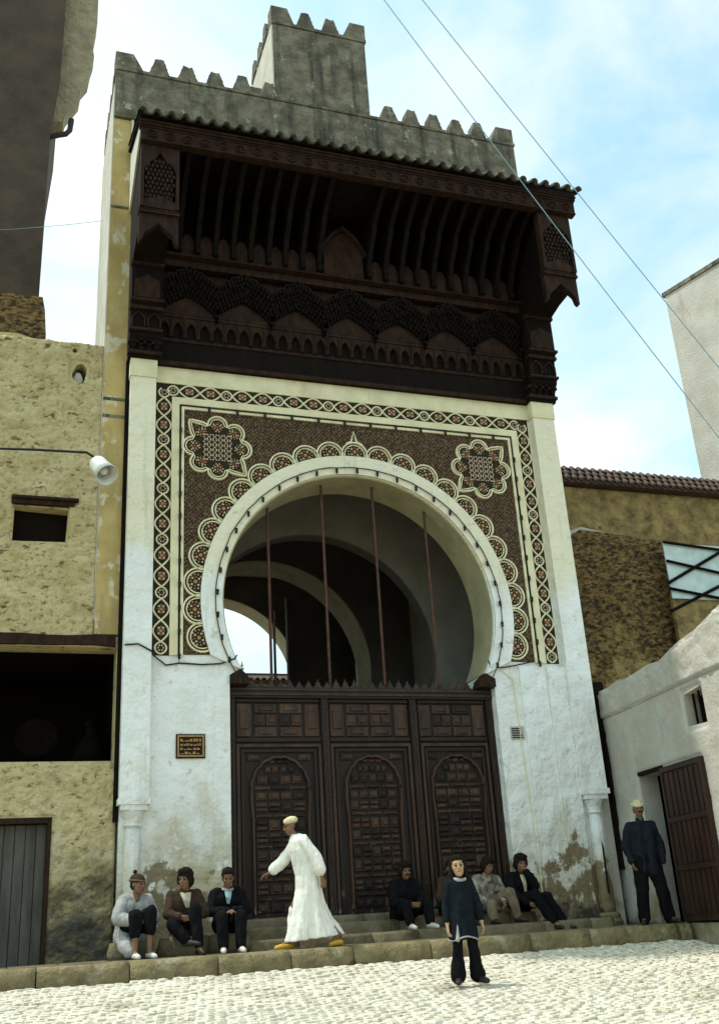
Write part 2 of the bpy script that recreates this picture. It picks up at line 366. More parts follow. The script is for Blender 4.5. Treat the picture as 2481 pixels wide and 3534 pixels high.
cells.sort(key=cobble_rank)
rest = MB()
for idx, (x, y) in enumerate(cells):
    m_, me = SETT[random.randrange(6)]
    z = street_z(y)-0.03+random.uniform(-.008, .005)
    rx, ry, rz = random.uniform(-.035, .035)+0.11*(y > -4.2), random.uniform(-.03, .03), R(24)+random.uniform(-.12, .12)
    if idx < 300:
        link('cobble', me, street, (x, y, z), (rx, ry, rz))
    else:
        mt = Matrix.Translation((x, y, z)) @ Matrix.Rotation(rz, 4, 'Z') @ Matrix.Rotation(rx, 4, 'X') @ Matrix.Rotation(ry, 4, 'Y')
        rest.add([mt @ Vector(p) for p in m_.v], m_.f)
o = stuff(rest.build('cobbles', COB, street, False))

# pavement with kerb stones and the door steps
pav = structure(MB().box(-3.5, 9.95, -1.72, 1.2, -0.4, 0.03).build('pavement', PAVE))
kx = -3.2; kn = 0
while kx < 9.6:
    wd = random.choice((0.85, 1.1, 1.25, 1.5, 0.95)); x1 = min(kx+wd, 9.75)
    m_ = MB(); nx = 6
    vs = []; rows = [(-2.0, -0.34), (-2.02, -0.15), (-2.005, -0.04), (-1.985, 0.012), (-1.95, 0.034), (-1.80, 0.038), (-1.725, 0.034), (-1.725, -0.34)]
    for i in range(nx+1):
        x = kx+0.008+(x1-kx-0.016)*i/nx
        for (yy, zz) in rows:
            nv = noise.noise_vector(Vector((x*4, yy*6, zz*6+3)))*0.014
            vs.append((x, yy+nv.y, zz+nv.z*0.7))
    nr = len(rows)
    fs = [(i*nr+k, (i+1)*nr+k, (i+1)*nr+k+1, i*nr+k+1) for i in range(nx) for k in range(nr-1)]
    fs += [tuple(range(nr)), tuple(nx*nr+k for k in range(nr))]
    m_.add(vs, fs); m_.build('kerb_stone', STONE, pav, True); kx = x1
# paving slabs between kerb and wall
px = -3.0
while px < 9.7:
    w = random.uniform(0.55, 0.95)
    for (y0, y1) in ((-1.72, -1.16), (-1.16, -0.55)):
        if y0 > -1.3 and 3.2 < px+w and px < 8.6: continue
        m_ = MB(); h = random.uniform(0.004, 0.012)
        m_.add([(px+.008, y0+.008, .02), (px+w-.008, y0+.008, .02), (px+w-.008, y1-.008, .02), (px+.008, y1-.008, .02),
                (px+.02, y0+.02, .034+h), (px+w-.02, y0+.02, .034+h), (px+w-.02, y1-.02, .034+h), (px+.02, y1-.02, .034+h)],
               [(4,5,6,7),(0,1,5,4),(1,2,6,5),(2,3,7,6),(3,0,4,7)])
        m_.build('paving_slab', PAVE, pav)
    px += w
steps = structure(empty('door_steps', (0, 0, 0)))
def step_row(x0, x1, y0, y1, z0, z1, seed):
    rnd = random.Random(seed); x = x0
    while x < x1-0.05:
        w = rnd.uniform(0.7, 1.3); xe = x1 if x1-(x+w) < 0.4 else x+w
        m_ = MB(); b = 0.025
        jz = rnd.uniform(-.012, .008); jy = rnd.uniform(-.02, .02)
        prof = [(y0+jy, z0), (y0+jy-.004, z1-b*1.6+jz), (y0+jy+b, z1+jz), (y1, z1+jz), (y1, z0)]
        n_ = 4; vs = []; fs = []
        for i in range(n_+1):
            xx = x+.006+(xe-x-.012)*i/n_
            for (a, c_) in prof:
                nv = noise.noise_vector(Vector((xx*3, a*5, c_*5+seed)))*0.012
                vs.append((xx, a+nv.y, c_+nv.z*(0.0 if c_ == z0 else 1)))
        k5 = len(prof)
        fs = [(i*k5+k, (i+1)*k5+k, (i+1)*k5+k+1, i*k5+k+1) for i in range(n_) for k in range(k5-1)] + [tuple(range(k5)), tuple(n_*k5+k for k in range(k5))]
        m_.add(vs, fs); m_.build('step_stone', PAVE, steps, True); x = xe
step_row(3.15, 9.0, -1.15, 0.3, -0.1, 0.17, 3)
step_row(3.35, 7.95, -0.62, 0.5, 0.1, 0.33, 5)
step_row(3.30, 7.98, -0.22, 0.6, 0.2, 0.45, 8)

# ------------------------------------------------------------------ the gate
gate = tag(empty('mosque_gate', (5.68, 0, 0)), 'tall white gateway with horseshoe arch, tilework spandrels and carved cedar canopy', 'gateway')
GM = Matrix.Translation((5.68, 0, 0))
def gp(mb, name, m, smooth=False, parent=None):
    """part of the gate: coordinates given in world space; gate origin is shifted"""
    mb.v = [(p[0]-5.68, p[1], p[2]) for p in mb.v]
    return mb.build(name, m, parent or gate, smooth)
def gl(name, me, loc, parent=None, rot=(0, 0, 0), scale=None):
    return link(name, me, parent or gate, (loc[0]-5.68 if (parent is None or parent.parent == gate or True) else loc[0], loc[1], loc[2]), rot, scale)

AC = (5.65, 5.37); RI, RO = 2.45, 2.82
# front wall: one slab with the horseshoe opening above the door opening
a0 = math.asin((4.22-AC[1])/RI)
hs = arc(AC[0], AC[1], RI, math.pi-a0, a0, 64)
outline = [(1.62, -0.1), (3.30, -0.1), (3.30, 3.98), (3.47, 4.0)] + hs + [(7.80, 4.0), (7.97, 3.98), (7.97, -0.1), (9.75, -0.1), (9.75, 9.64), (1.62, 9.64)]
gp(MB().prism(outline, 0.0, 0.8), 'front_wall', WHITE)
# right pier: upright strips each a little proud of the last
gp(MB().box(8.46, 8.975, -0.05, 0.0, 0.0, 4.36), 'pier_strip', WHITE)
gp(MB().box(8.98, 9.325, -0.11, 0.0, 0.0, 4.34), 'pier_strip', WHITE)
# pilasters with cap, capital and colonnette
def pilaster(x0, x1, seed):
    p = gp(MB().box(x0, x1, -0.2, 0.0, 2.20, 9.30), 'pilaster', WHITE)
    def sub(mb, name, m, sm=False): return gp(mb, name, m, sm, p)
    sub(MB().box(x0-.015, x1+.015, -0.225, 0.0, 9.30, 9.64), 'cap_block', CREAM)
    xc = (x0+x1)/2
    m_ = MB()
    m_.box(x0-.02, x1+.02, -0.24, 0.0, 2.12, 2.21)
    m_.box(x0+.02, x1-.02, -0.215, 0.0, 2.04, 2.12)
    m_.lathe([(0.12, 1.80), (0.14, 1.83), (0.12, 1.86), (0.13, 1.92), (0.17, 2.0), (0.19, 2.04)], 16, (xc, -0.03, 0))
    sub(m_, 'capital', WHITE)
    sub(MB().lathe([(0.15, 0.20), (0.125, 0.35), (0.12, 1.0), (0.115, 1.81)], 18, (xc, -0.03, 0)), 'colonnette', WHITE, True)
    sub(MB().lathe([(0.22, 0.0), (0.23, 0.10), (0.19, 0.15), (0.20, 0.20), (0.15, 0.24)], 16, (xc, -0.05, 0)), 'base', STONE)
    return p
pilaster(1.60, 2.03, 1); pr_ = pilaster(9.33, 9.79, 2)
gp(MB().prism([(9.54, 0.55), (9.58, 0.5), (9.585, 1.25), (9.56, 1.35)], -0.163, -0.13), 'dark_slit', BLACK, False, pr_)  # proud black strip stands in for a dark slit in the colonnette
# yellow rendered flank, side wall in the sunlit tone
gp(MB().box(1.17, 1.60, 0.06, 2.6, 4.76, 15.12), 'yellow_flank', YELLOW)
for z in (13.02, 8.95, 8.62):
    gp(MB().box(1.165, 1.62, 0.045, 0.06, z-.03, z+.02), 'flank_joint', GREYWALL)
gp(MB().box(1.150, 1.168, 0.075, 2.59, 5.0, 15.9), 'side_wall', SIDEW)
gp(MB().box(1.61, 1.66, -0.15, 0.10, 2.25, 9.5).box(1.535, 1.60, -0.02, 0.06, 1.9, 9.7), 'drain_board', WOOD)
gp(MB().box(9.75, 9.92, 0.02, 2.6, -0.1, 15.4), 'right_flank', GREYW2)

# ---- parapet with merlons, and the tower above
par = gp(MB().prism([(1.17, 15.14), (1.60, 15.14), (1.62, 13.0), (9.90, 13.0), (9.90, 16.30), (1.17, 16.30)], 0.0, 0.36), 'parapet', GREYWALL)
gp(MB().box(1.15, 9.92, -0.025, 0.385, 16.30, 16.37), 'coping', GREYWALL, False, par)
gp(MB().box(1.17, 1.5, 0.36, 2.6, 15.12, 16.30), 'side_parapet', SIDEW, False, par)
def merlon_mesh(w, h, t, seed):
    rnd = random.Random(seed); side = []
    for i in range(9):
        f = i/8; hw = w/2*(1-0.60*f-0.04*(i % 2))
        side.append((hw*rnd.uniform(.93, 1.03), h*f))
    other = [(-w/2*(1-0.60*i/8-0.04*(i % 2))*rnd.uniform(.93, 1.03), h*i/8) for i in range(9)]
    topm = [(rnd.uniform(-.05, .05), h*rnd.uniform(.90, 1.06))]
    poly = side+topm+other[::-1]
    mb = MB(); n = len(poly)
    tris = tessellate_polygon([[Vector((q[0], q[1], 0)) for q in poly]])
    vs = [(q[0]*.95, -t/2, q[1]*.985) for q in poly]+[(q[0], -t/2+.04, q[1]) for q in poly]+[(q[0], t/2, q[1]) for q in poly]
    fs = [tuple(a) for a in tris]+[tuple(a+2*n for a in b[::-1]) for b in tris]
    for k in (0, n): fs += [(k+a, k+(a+1) % n, k+(a+1) % n+n, k+a+n) for a in range(n)]
    return mb.add(vs, fs).mesh('merlon', GREYWALL)
MERL = [merlon_mesh(0.47, 0.44, 0.30, s) for s in range(9)]
for i, x in enumerate([2.02+0.567*k for k in range(5)] + [6.95+0.53*k for k in range(5)]):
    gl('merlon', MERL[i % 9], (x, 0.18, 16.36), par, (0, 0, random.uniform(-.03, .03)), (random.uniform(.93, 1.05), 1, random.uniform(.92, 1.04)))
# corner merlons
def corner_merlon(x0, x1, xt0, xt1, z0, z1, y0, y1, parent, off=5.68):
    m_ = MB().prism([(x0, z0), (x1, z0), (x1-(x1-xt1)*.5, z0+(z1-z0)*.5), (xt1, z1), (xt0, z1), (x0+(xt0-x0)*.5, z0+(z1-z0)*.5)], y0, y1)
    return gp(m_, 'merlon', GREYWALL, False, parent)
corner_merlon(1.15, 1.72, 1.15, 1.50, 16.37, 16.80, 0.02, 0.36, par)
corner_merlon(9.36, 9.92, 9.52, 9.92, 16.37, 16.80, 0.02, 0.36, par)
for k in range(4):
    gl('merlon', MERL[k+3], (1.31, 0.72+0.53*k, 16.30), par, (0, 0, R(90)))
tower = tag(empty('square_tower', (5.6, 1.2, 12)), 'square crenellated grey tower rising behind the gate parapet', 'tower')
def tw(mb, name, m, parent=None):
    mb.v = [(p[0]-5.6, p[1]-1.2, p[2]-12) for p in mb.v]; return mb.build(name, m, parent or tower)
tw(MB().box(4.52, 6.66, 0.40, 2.4, 12.5, 18.9), 'shaft', GREYWALL)
tw(MB().box(4.485, 4.517, 0.42, 2.39, 14.0, 18.88), 'side_face', SIDEW)
tw(MB().box(4.49, 6.69, 0.37, 2.43, 18.9, 18.98), 'coping', GREYWALL)
tw(MB().box(3.95, 4.48, 0.40, 1.3, 15.0, 16.95), 'base_block', GREYWALL)
for i, x in enumerate((5.28, 5.86)):
    link('merlon', MERL[i], tower, (x-5.6, 0.55-1.2, 6.98))
for (x0, x1, a, b) in ((4.49, 5.02, 4.49, 4.86), (6.14, 6.69, 6.33, 6.69)):
    tw(MB().prism([(x0, 18.98), (x1, 18.98), (x1-(x1-b)*.5, 19.2), (b, 19.44), (a, 19.44), (x0+(a-x0)*.5, 19.2)], 0.40, 0.70), 'merlon', GREYWALL)
for k in range(3):
    link('merlon', MERL[k], tower, (4.62-5.6, 1.0+0.55*k-1.2, 6.98), (0, 0, R(90)))

gp(rough_face(lambda u, v, d: (u, -d+.012, v), 1.60, 9.89, 14.1, 16.30, 0.045, 0.010, 2.6, None, 3), 'parapet_render', GREYWALL, True, par)
gp(rough_face(lambda u, v, d: (u, -d+.012, v), 1.17, 1.60, 15.15, 16.30, 0.045, 0.010, 2.6, None, 3), 'parapet_render', GREYWALL, True, par)
o = tw(rough_face(lambda u, v, d: (u, 0.40-d+.012, v), 4.52, 6.66, 16.0, 18.9, 0.045, 0.012, 2.4, None, 9), 'tower_render', GREYWALL)
for q_ in o.data.polygons: q_.use_smooth = True
# ---- tile frieze (guilloche of almonds and circles)
FZ = (4.42, 9.32)                      # bottom, top of the frieze band
fx0, fx1, fw = 2.06, 9.29, 0.27
frieze = gp(MB().box(fx0, fx0+fw, -0.012, 0.0, FZ[0], FZ[1]-fw-.001).box(fx1-fw, fx1, -0.012, 0.0, FZ[0], FZ[1]-fw-.001).box(fx0, fx1, -0.012, 0.0, FZ[1]-fw, FZ[1]), 'frieze', DGREEN)
gp(MB().box(2.03, 9.33, -0.035, 0.0, FZ[1], 9.64), 'head_band', CREAM)
def rosette(n, r, pr, m_c, m_p, name, squash=1.0, ring2=0):
    """centre boss with n petals, two materials in one small mesh"""
    m_ = MB(); 
    def disc(cx, cz, rr, k, y, sq=1.0, a0=0):
        base = [(cx+rr*math.cos(a0+2*math.pi*i/k), y+.006, (cz+rr*math.sin(a0+2*math.pi*i/k)*sq)) for i in range(k)]
        return base, [tuple(range(k))]
    fm = []
    vs, fs = disc(0, 0, r*0.34, 8, -0.010); m_.add(vs, fs); fm.append(1)
    for i in range(n):
        a = 2*math.pi*i/n
        vs, fs = disc(r*0.78*math.cos(a)*squash, r*0.78*math.sin(a), pr, 4, -0.012, 1, a); m_.add(vs, fs); fm.append(0 if i % 2 else 2)
    for i in range(ring2):
        a = 2*math.pi*(i+.5)/ring2
        vs, fs = disc(r*1.28*math.cos(a)*squash, r*1.28*math.sin(a), pr*.8, 4, -0.012, 1, a); m_.add(vs, fs); fm.append(0 if i % 3 else 1)
    me = bpy.data.meshes.new(name); me.from_pydata(m_.v, [], m_.f)
    for mm in (PALE, m_c, m_p): me.materials.append(mm)
    for p, k in zip(me.polygons, fm): p.material_index = k
    bm = bmesh.new(); bm.from_mesh(me)
    ex = bmesh.ops.extrude_discrete_faces(bm, faces=bm.faces[:])
    for f in ex['faces']:
        for v in f.verts: v.co.y -= 0.012
    bm.to_mesh(me); bm.free()
    return me
ROS_A = rosette(8, 0.082, 0.024, OCHT, RUST, 'rosette', 0.75)
ROS_C = rosette(6, 0.055, 0.018, DGREEN, PALE, 'rosette')
def guilloche(L, put, horiz):
    """two crossing straps along length L; put(s, off) maps to x,z"""
    seg = []; s = 0.02
    per = (L-0.04)/max(1, round((L-0.04-0.2)/0.94))
    nper = max(1, round((L-0.04-0.2)/0.94)); unit = (L-0.04-0.2)/nper
    for k in range(nper):
        seg += [(0.2, 0.092, 'c'), ((unit-0.2)/2, 0.125, 'a'), ((unit-0.2)/2, 0.125, 'a')]
    seg.append((0.2, 0.092, 'c'))
    pa = []; pb = []; sg = 1; ros = []
    for (l, A, kd) in seg:
        n_ = 8
        for i in range(n_):
            t = i/n_
            sh = math.sin(math.pi*t) if kd == 'a' else math.sin(math.pi*t)**0.6
            pa.append(put(s+l*t, sg*A*sh)); pb.append(put(s+l*t, -sg*A*sh))
        ros.append((put(s+l/2, 0), kd)); s += l; sg = -sg
    gp(MB().ribbon(pa, 0.030, -0.012, -0.034), 'strand', RIB, False, frieze)
    gp(MB().ribbon(pb, 0.030, -0.012, -0.031), 'strand', RIB, False, frieze)
    for (p, kd) in ros:
        gl('rosette', ROS_A if kd == 'a' else ROS_C, (p[0], -0.012, p[1]), frieze, (0, R(90) if (horiz and kd == 'a') else 0, 0))
H = FZ[1]-FZ[0]-fw*0.5+0.07
guilloche(H, lambda s, o: (fx0+fw/2+o, FZ[0]+s), False)
guilloche(H, lambda s, o: (fx1-fw/2+o, FZ[0]+s), False)
guilloche(fx1-fx0-2*fw+0.2, lambda s, o: (fx0+fw-0.1+s, FZ[1]-fw/2+o), True)
# frame mouldings between frieze and spandrel
i0, i1, it = fx0+fw, fx1-fw, FZ[1]-fw
def frame(inset0, inset1, y, name, m):
    a, b, t0 = i0+inset0, i1-inset0, it-inset0; a2, b2, t2 = i0+inset1, i1-inset1, it-inset1
    gp(MB().prism([(a, FZ[0]), (a2, FZ[0]), (a2, t2), (b2, t2), (b2, FZ[0]), (b, FZ[0]), (b, t0), (a, t0)], y, 0.0), name, m)
frame(0.0, 0.13, -0.05, 'frame_moulding', CREAM)
frame(0.13, 0.17, -0.02, 'frame_moulding', DGREEN)
frame(0.17, 0.215, -0.045, 'frame_moulding', RIB)
# spandrel field of fine mosaic
sx0, sx1, sz1 = i0+0.215, i1-0.215, it-0.215
ao = math.asin((4.44-AC[1])/RO)
field = [(sx0, 4.44)] + arc(AC[0], AC[1], RO-0.02, math.pi-ao, ao, 72) + [(sx1, 4.44), (sx1, sz1), (sx0, sz1)]
span = gp(MB().prism(field, -0.014, 0.0), 'spandrel', MOSAIC)
# white arch band with a raised lip
ring = arc(AC[0], AC[1], RO, math.pi-ao, ao, 80) + arc(AC[0], AC[1], RI+0.012, a0, math.pi-a0, 80)
ring = [p for p in ring]
band = gp(MB().prism(ring, -0.055, 0.0), 'arch_band', WHITE)
gp(MB().prism(arc(AC[0], AC[1], RI+.001, math.pi-a0, a0, 64)+arc(AC[0], AC[1], RI-0.022, a0, math.pi-a0, 64), 0.03, 0.806), 'arch_lining', SOFF)
gp(MB().ribbon(arc(AC[0], AC[1], RI+0.14, math.pi-a0, a0, 80), 0.02, -0.055, -0.064), 'band_groove', CREAM, False, band)
# scalloped lobes
dth = R(9.35)
LOBE_R = rosette(8, 0.098, 0.024, OCHT, RUST, 'rosette', 1.0, 13)
m_ = MB()
LB = MB()
def lobe_curve(r): return arc(0, 0, r, R(-12), R(192), 14)
lobe_o = MB().ribbon(lobe_curve(0.243), 0.036, 0.0, -0.03).mesh('lobe', RIB)
lobe_i = MB().ribbon(lobe_curve(0.190), 0.024, 0.0, -0.024).mesh('lobe', RIB)
disc_i = MB().prism(lobe_curve(0.232), -0.006, 0.0).mesh('lobe_field', DGREEN)
for k in range(-11, 12):
    a = k*dth; rr = RO+0.045
    x, z = AC[0]+rr*math.sin(a), AC[1]+rr*math.cos(a)
    gl('lobe', lobe_o, (x, -0.014, z), span, (0, a, 0)); gl('lobe', lobe_i, (x, -0.014, z), span, (0, a, 0))
    gl('lobe_field', disc_i, (x, -0.0145, z), span, (0, a, 0))
    x2, z2 = AC[0]+(rr+0.055)*math.sin(a), AC[1]+(rr+0.055)*math.cos(a)
    gl('rosette', LOBE_R, (x2, -0.021, z2), span, (0, a, 0))
# finial on the crown
gp(MB().ribbon([(AC[0]-.16, 8.44), (AC[0]-.05, 8.50), (AC[0], 8.70), (AC[0]+.05, 8.50), (AC[0]+.16, 8.44)], 0.035, -0.014, -0.046), 'finial', RIB, False, span)
# medallions
def medallion(cx, cz, sgn):
    pts = []; n_ = 8
    for k in range(n_):
        a = R(135)*1 + k*2*math.pi/n_ if sgn < 0 else R(45)+k*2*math.pi/n_
        pts.append(a)
    md = gp(MB().prism([(cx+0.52*math.cos(2*math.pi*i/24)*1.0, cz+0.52*math.sin(2*math.pi*i/24)) for i in range(24)], -0.020, -0.0145), 'medallion', DGREEN, False, span)
    def outline_(scale):
        out = []
        for j, a in enumerate(pts):
            c = Vector((math.cos(a), math.sin(a)))*0.43; 
            pointed = j in (0, 4)
            for i in range(11):
                b = -1.55+3.1*i/10
                rr = 0.172*scale
                p = c+Vector((math.cos(a+b), math.sin(a+b)))*rr
                if pointed: p += Vector((math.cos(a), math.sin(a)))*0.10*max(0, 1-abs(b)/0.75)
                out.append((cx+p.x, cz+p.y))
        return out
    gp(MB().ribbon(outline_(1.0), 0.038, -0.014, -0.048, True), 'medallion_outline', RIB, False, span)
    gp(MB().ribbon(outline_(0.72), 0.022, -0.014, -0.040, True), 'medallion_outline', RIB, False, span)
    for a in pts:
        gl('rosette', rosM, (cx+0.40*math.cos(a), -0.018, cz+0.40*math.sin(a)), span, (0, -a, 0))
    for i in range(-3, 4):
        for j in range(-3, 4):
            if i*i+j*j > 8: continue
            gl('rosette', ROS_C, (cx+i*0.100, -0.018, cz+j*0.100), span)
rosM = rosette(6, 0.070, 0.022, RUST, OCHT, 'rosette', 1.0, 10)
medallion(3.13, 8.14, -1); medallion(8.17, 8.17, 1)

# ---- plaques
pl = gp(MB().box(2.45, 2.90, -0.03, 0.0, 2.81, 3.18), 'plaque', WOODL)
for (a, b, c, d) in ((2.47, 2.88, 2.83, 2.855), (2.47, 2.88, 3.135, 3.16), (2.47, 2.495, 2.855, 3.135), (2.855, 2.88, 2.855, 3.135)):
    gp(MB().box(a, b, -0.045, -0.03, c, d), 'plaque_frame', OCHT, False, pl)
rr_ = random.Random(4); m_ = MB()
for r_ in range(4):
    x = 2.515
    while x < 2.81:
        w = rr_.uniform(.015, .045); h = rr_.uniform(.012, .045)
        m_.box(x, x+w, -0.040, -0.03, 2.87+r_*.064, 2.87+r_*.064+h); x += w+rr_.uniform(.008, .02)
stuff(gp(m_, 'plaque_tracery', OCHT, False, pl))
p2 = gp(MB().box(8.17, 8.43, -0.02, 0.0, 3.08, 3.30), 'plaque', GREYW2)
m_ = MB()
for r_ in range(5): m_.box(8.19, 8.19+random.uniform(.15, .21), -0.026, -0.02, 3.10+r_*.038, 3.12+r_*.038)
stuff(gp(m_, 'plaque_tracery', BLACK, False, p2))

# ---- cedar canopy
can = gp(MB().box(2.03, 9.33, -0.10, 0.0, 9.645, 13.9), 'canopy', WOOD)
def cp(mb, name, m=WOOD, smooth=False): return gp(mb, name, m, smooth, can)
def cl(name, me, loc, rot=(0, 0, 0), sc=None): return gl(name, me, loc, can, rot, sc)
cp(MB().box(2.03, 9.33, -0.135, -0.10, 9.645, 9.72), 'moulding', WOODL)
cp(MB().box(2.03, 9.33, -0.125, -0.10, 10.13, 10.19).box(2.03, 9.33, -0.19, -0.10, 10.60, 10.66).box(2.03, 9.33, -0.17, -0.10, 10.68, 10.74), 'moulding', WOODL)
# blind arcade of little keyhole arches
am = MB(); w_ = 0.115
am.prism([(-w_, 0), (-.085, 0), (-.085, .16), (-.06, .25), (0, .32), (.06, .25), (.085, .16), (.085, 0), (w_, 0), (w_, .40), (-w_, .40)], -0.075, 0.0)
am.box(-w_-.012, -w_+.012, -0.10, 0.0, 0.0, 0.40).box(-w_-.02, -w_+.02, -0.105, 0.0, 0.12, 0.16)
ame = am.mesh('arcade_arch', WOODL)
for k in range(30): cl('arcade_arch', ame, (2.16+0.242*k, -0.10, 10.19))
# stalactite arches
cp(MB().box(2.03, 9.33, -0.30, -0.10, 11.62, 11.76), 'moulding', WOODL)
cp(MB().box(2.03, 9.33, -0.43, -0.10, 11.78, 11.82), 'moulding', WOODL)
cp(MB().box(2.03, 9.33, -0.135, -0.10, 10.76, 11.60), 'stalactite_backing', WOODL)
def stalactite(seed):
    mq = MB(); rnd = random.Random(seed)
    for tier in range(6):
        for c in range(16):
            u = -0.51+1.02*(c+0.5+0.5*(tier % 2)-.25)/16
            zc = 0.66-0.30*(abs(u)/0.51)**1.1
            z0 = zc-0.055-0.072*tier-0.06*(tier/5)*(abs(u)/.5)**3; y0 = -0.26+0.036*tier
            wv = 0.025
            mq.prism([(u-wv, z0), (u, z0-0.035), (u+wv, z0), (u+wv, z0+.05), (u, z0+.095), (u-wv, z0+.05)], y0+rnd.uniform(-.02, .02), 0.0)
    for sx in (-.505, .505):
        for k in range(3): mq.box(sx-.04+.012*k, sx+.04-.012*k, -0.20+.04*k, 0, -0.16-.07*k, -0.09-.07*k)
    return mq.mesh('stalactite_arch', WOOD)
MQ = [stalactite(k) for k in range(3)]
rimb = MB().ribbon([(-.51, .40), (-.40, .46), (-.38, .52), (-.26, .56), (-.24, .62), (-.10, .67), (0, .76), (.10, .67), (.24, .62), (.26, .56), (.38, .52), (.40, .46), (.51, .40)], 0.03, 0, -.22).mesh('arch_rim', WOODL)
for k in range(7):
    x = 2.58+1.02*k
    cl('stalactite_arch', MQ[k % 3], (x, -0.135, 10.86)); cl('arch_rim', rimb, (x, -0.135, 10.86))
# brackets
prof = [(-0.10, 11.83), (-0.52, 11.83), (-0.53, 11.93), (-0.47, 12.0), (-0.50, 12.08), (-0.60, 12.22), (-0.62, 12.32), (-0.72, 12.42), (-0.90, 12.62), (-0.95, 12.74), (-1.12, 12.86), (-1.42, 13.02), (-1.62, 13.08), (-1.66, 13.22), (-0.10, 13.22)]
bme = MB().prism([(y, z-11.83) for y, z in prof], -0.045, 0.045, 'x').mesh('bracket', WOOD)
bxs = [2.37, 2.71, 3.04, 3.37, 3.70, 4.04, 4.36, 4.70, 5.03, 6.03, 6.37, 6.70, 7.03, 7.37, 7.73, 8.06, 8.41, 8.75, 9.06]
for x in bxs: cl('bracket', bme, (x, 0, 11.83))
# little arched panels between the brackets, wide pointed niche at the centre
pm = MB().prism([(-.115, 0), (.115, 0), (.115, .30), (.06, .42), (0, .46), (-.06, .42), (-.115, .30)], -0.30, 0.0).mesh('bracket_panel', WOODL)
for a, b in zip(bxs[:-1], bxs[1:]):
    if b-a < 0.5: cl('bracket_panel', pm, ((a+b)/2, -0.10, 11.83))
nx = 5.53
cp(MB().prism([(nx-.40, 11.83), (nx+.40, 11.83), (nx+.40, 12.35), (nx+.2, 12.68), (nx, 12.84), (nx-.2, 12.68), (nx-.40, 12.35)], -0.42, -0.1), 'niche_panel', WOODL)
cp(MB().ribbon([(nx-.44, 12.30), (nx-.36, 12.52), (nx-.2, 12.74), (nx, 12.92), (nx+.2, 12.74), (nx+.36, 12.52), (nx+.44, 12.30)], 0.09, -0.42, -0.50), 'niche_arch', WOODL)
# soffit, front beam, eave
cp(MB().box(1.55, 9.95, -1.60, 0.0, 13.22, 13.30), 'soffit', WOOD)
cp(MB().box(1.50, 10.0, -1.74, -1.60, 13.10, 13.42), 'beam', WOODL)
cp(MB().box(1.48, 10.02, -1.78, -1.60, 13.42, 13.46).box(1.47, 10.03, -1.80, -1.60, 13.47, 13.52), 'moulding', WOODL)
cp(MB().box(1.50, 10.0, -1.76, -1.60, 13.38, 13.405).box(1.50, 10.0, -1.76, -1.60, 13.105, 13.13), 'moulding', WOODL)
rm = MB(); rm.ribbon(arc(0, 0, 0.075, 0, 2*math.pi, 14)[:-1], 0.03, 0, -0.03, True); rm.sphere((0, -0.005, 0), 0.035, (1, .6, 1), 8, 5)
rme = rm.mesh('carved_ring', WOODL)
for k in range(27): cl('carved_ring', rme, (1.68+0.313*k, -1.74, 13.255))
# roof deck and barrel tiles
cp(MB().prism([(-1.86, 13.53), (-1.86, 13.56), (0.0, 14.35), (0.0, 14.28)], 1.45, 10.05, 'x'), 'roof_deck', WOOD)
tm = MB(); n_ = 8; L_ = 2.0; sl = math.atan2(0.79, 1.86)
def tile_mesh(r0, r1, L, name, m, thick=0.02):
    mm = MB(); vs = []
    for (yy, rr) in ((0, r0), (L, r1)):
        for r2 in (rr, rr-thick):
            for i in range(n_+1):
                a = math.pi*i/n_; vs.append((r2*math.cos(a), yy, r2*math.sin(a)))
    k = n_+1; fs = []
    for i in range(n_):
        fs += [(i, i+1, 2*k+i+1, 2*k+i), (k+i, 3*k+i, 3*k+i+1, k+i+1), (i, k+i, k+i+1, i+1), (2*k+i, 2*k+i+1, 3*k+i+1, 3*k+i)]
    mm.add(vs, fs); return mm.mesh(name, m, True)
tme = tile_mesh(0.075, 0.065, 2.02, 'roof_tile', TILEG)
pme = tile_mesh(0.098, 0.085, 2.0, 'pan_tile', TILEG)
for v in pme.vertices: v.co.z = -v.co.z
pme.flip_normals()
for k in range(36):
    x = 1.50+0.2435*k
    cl('roof_tile', tme, (x, -1.955, 13.555+random.uniform(-.008, .008)), (sl, 0, random.uniform(-.015, .015)))
    if k < 35: cl('pan_tile', pme, (x+0.122, -1.96, 13.625+random.uniform(-.008, .008)), (sl, 0, 0))
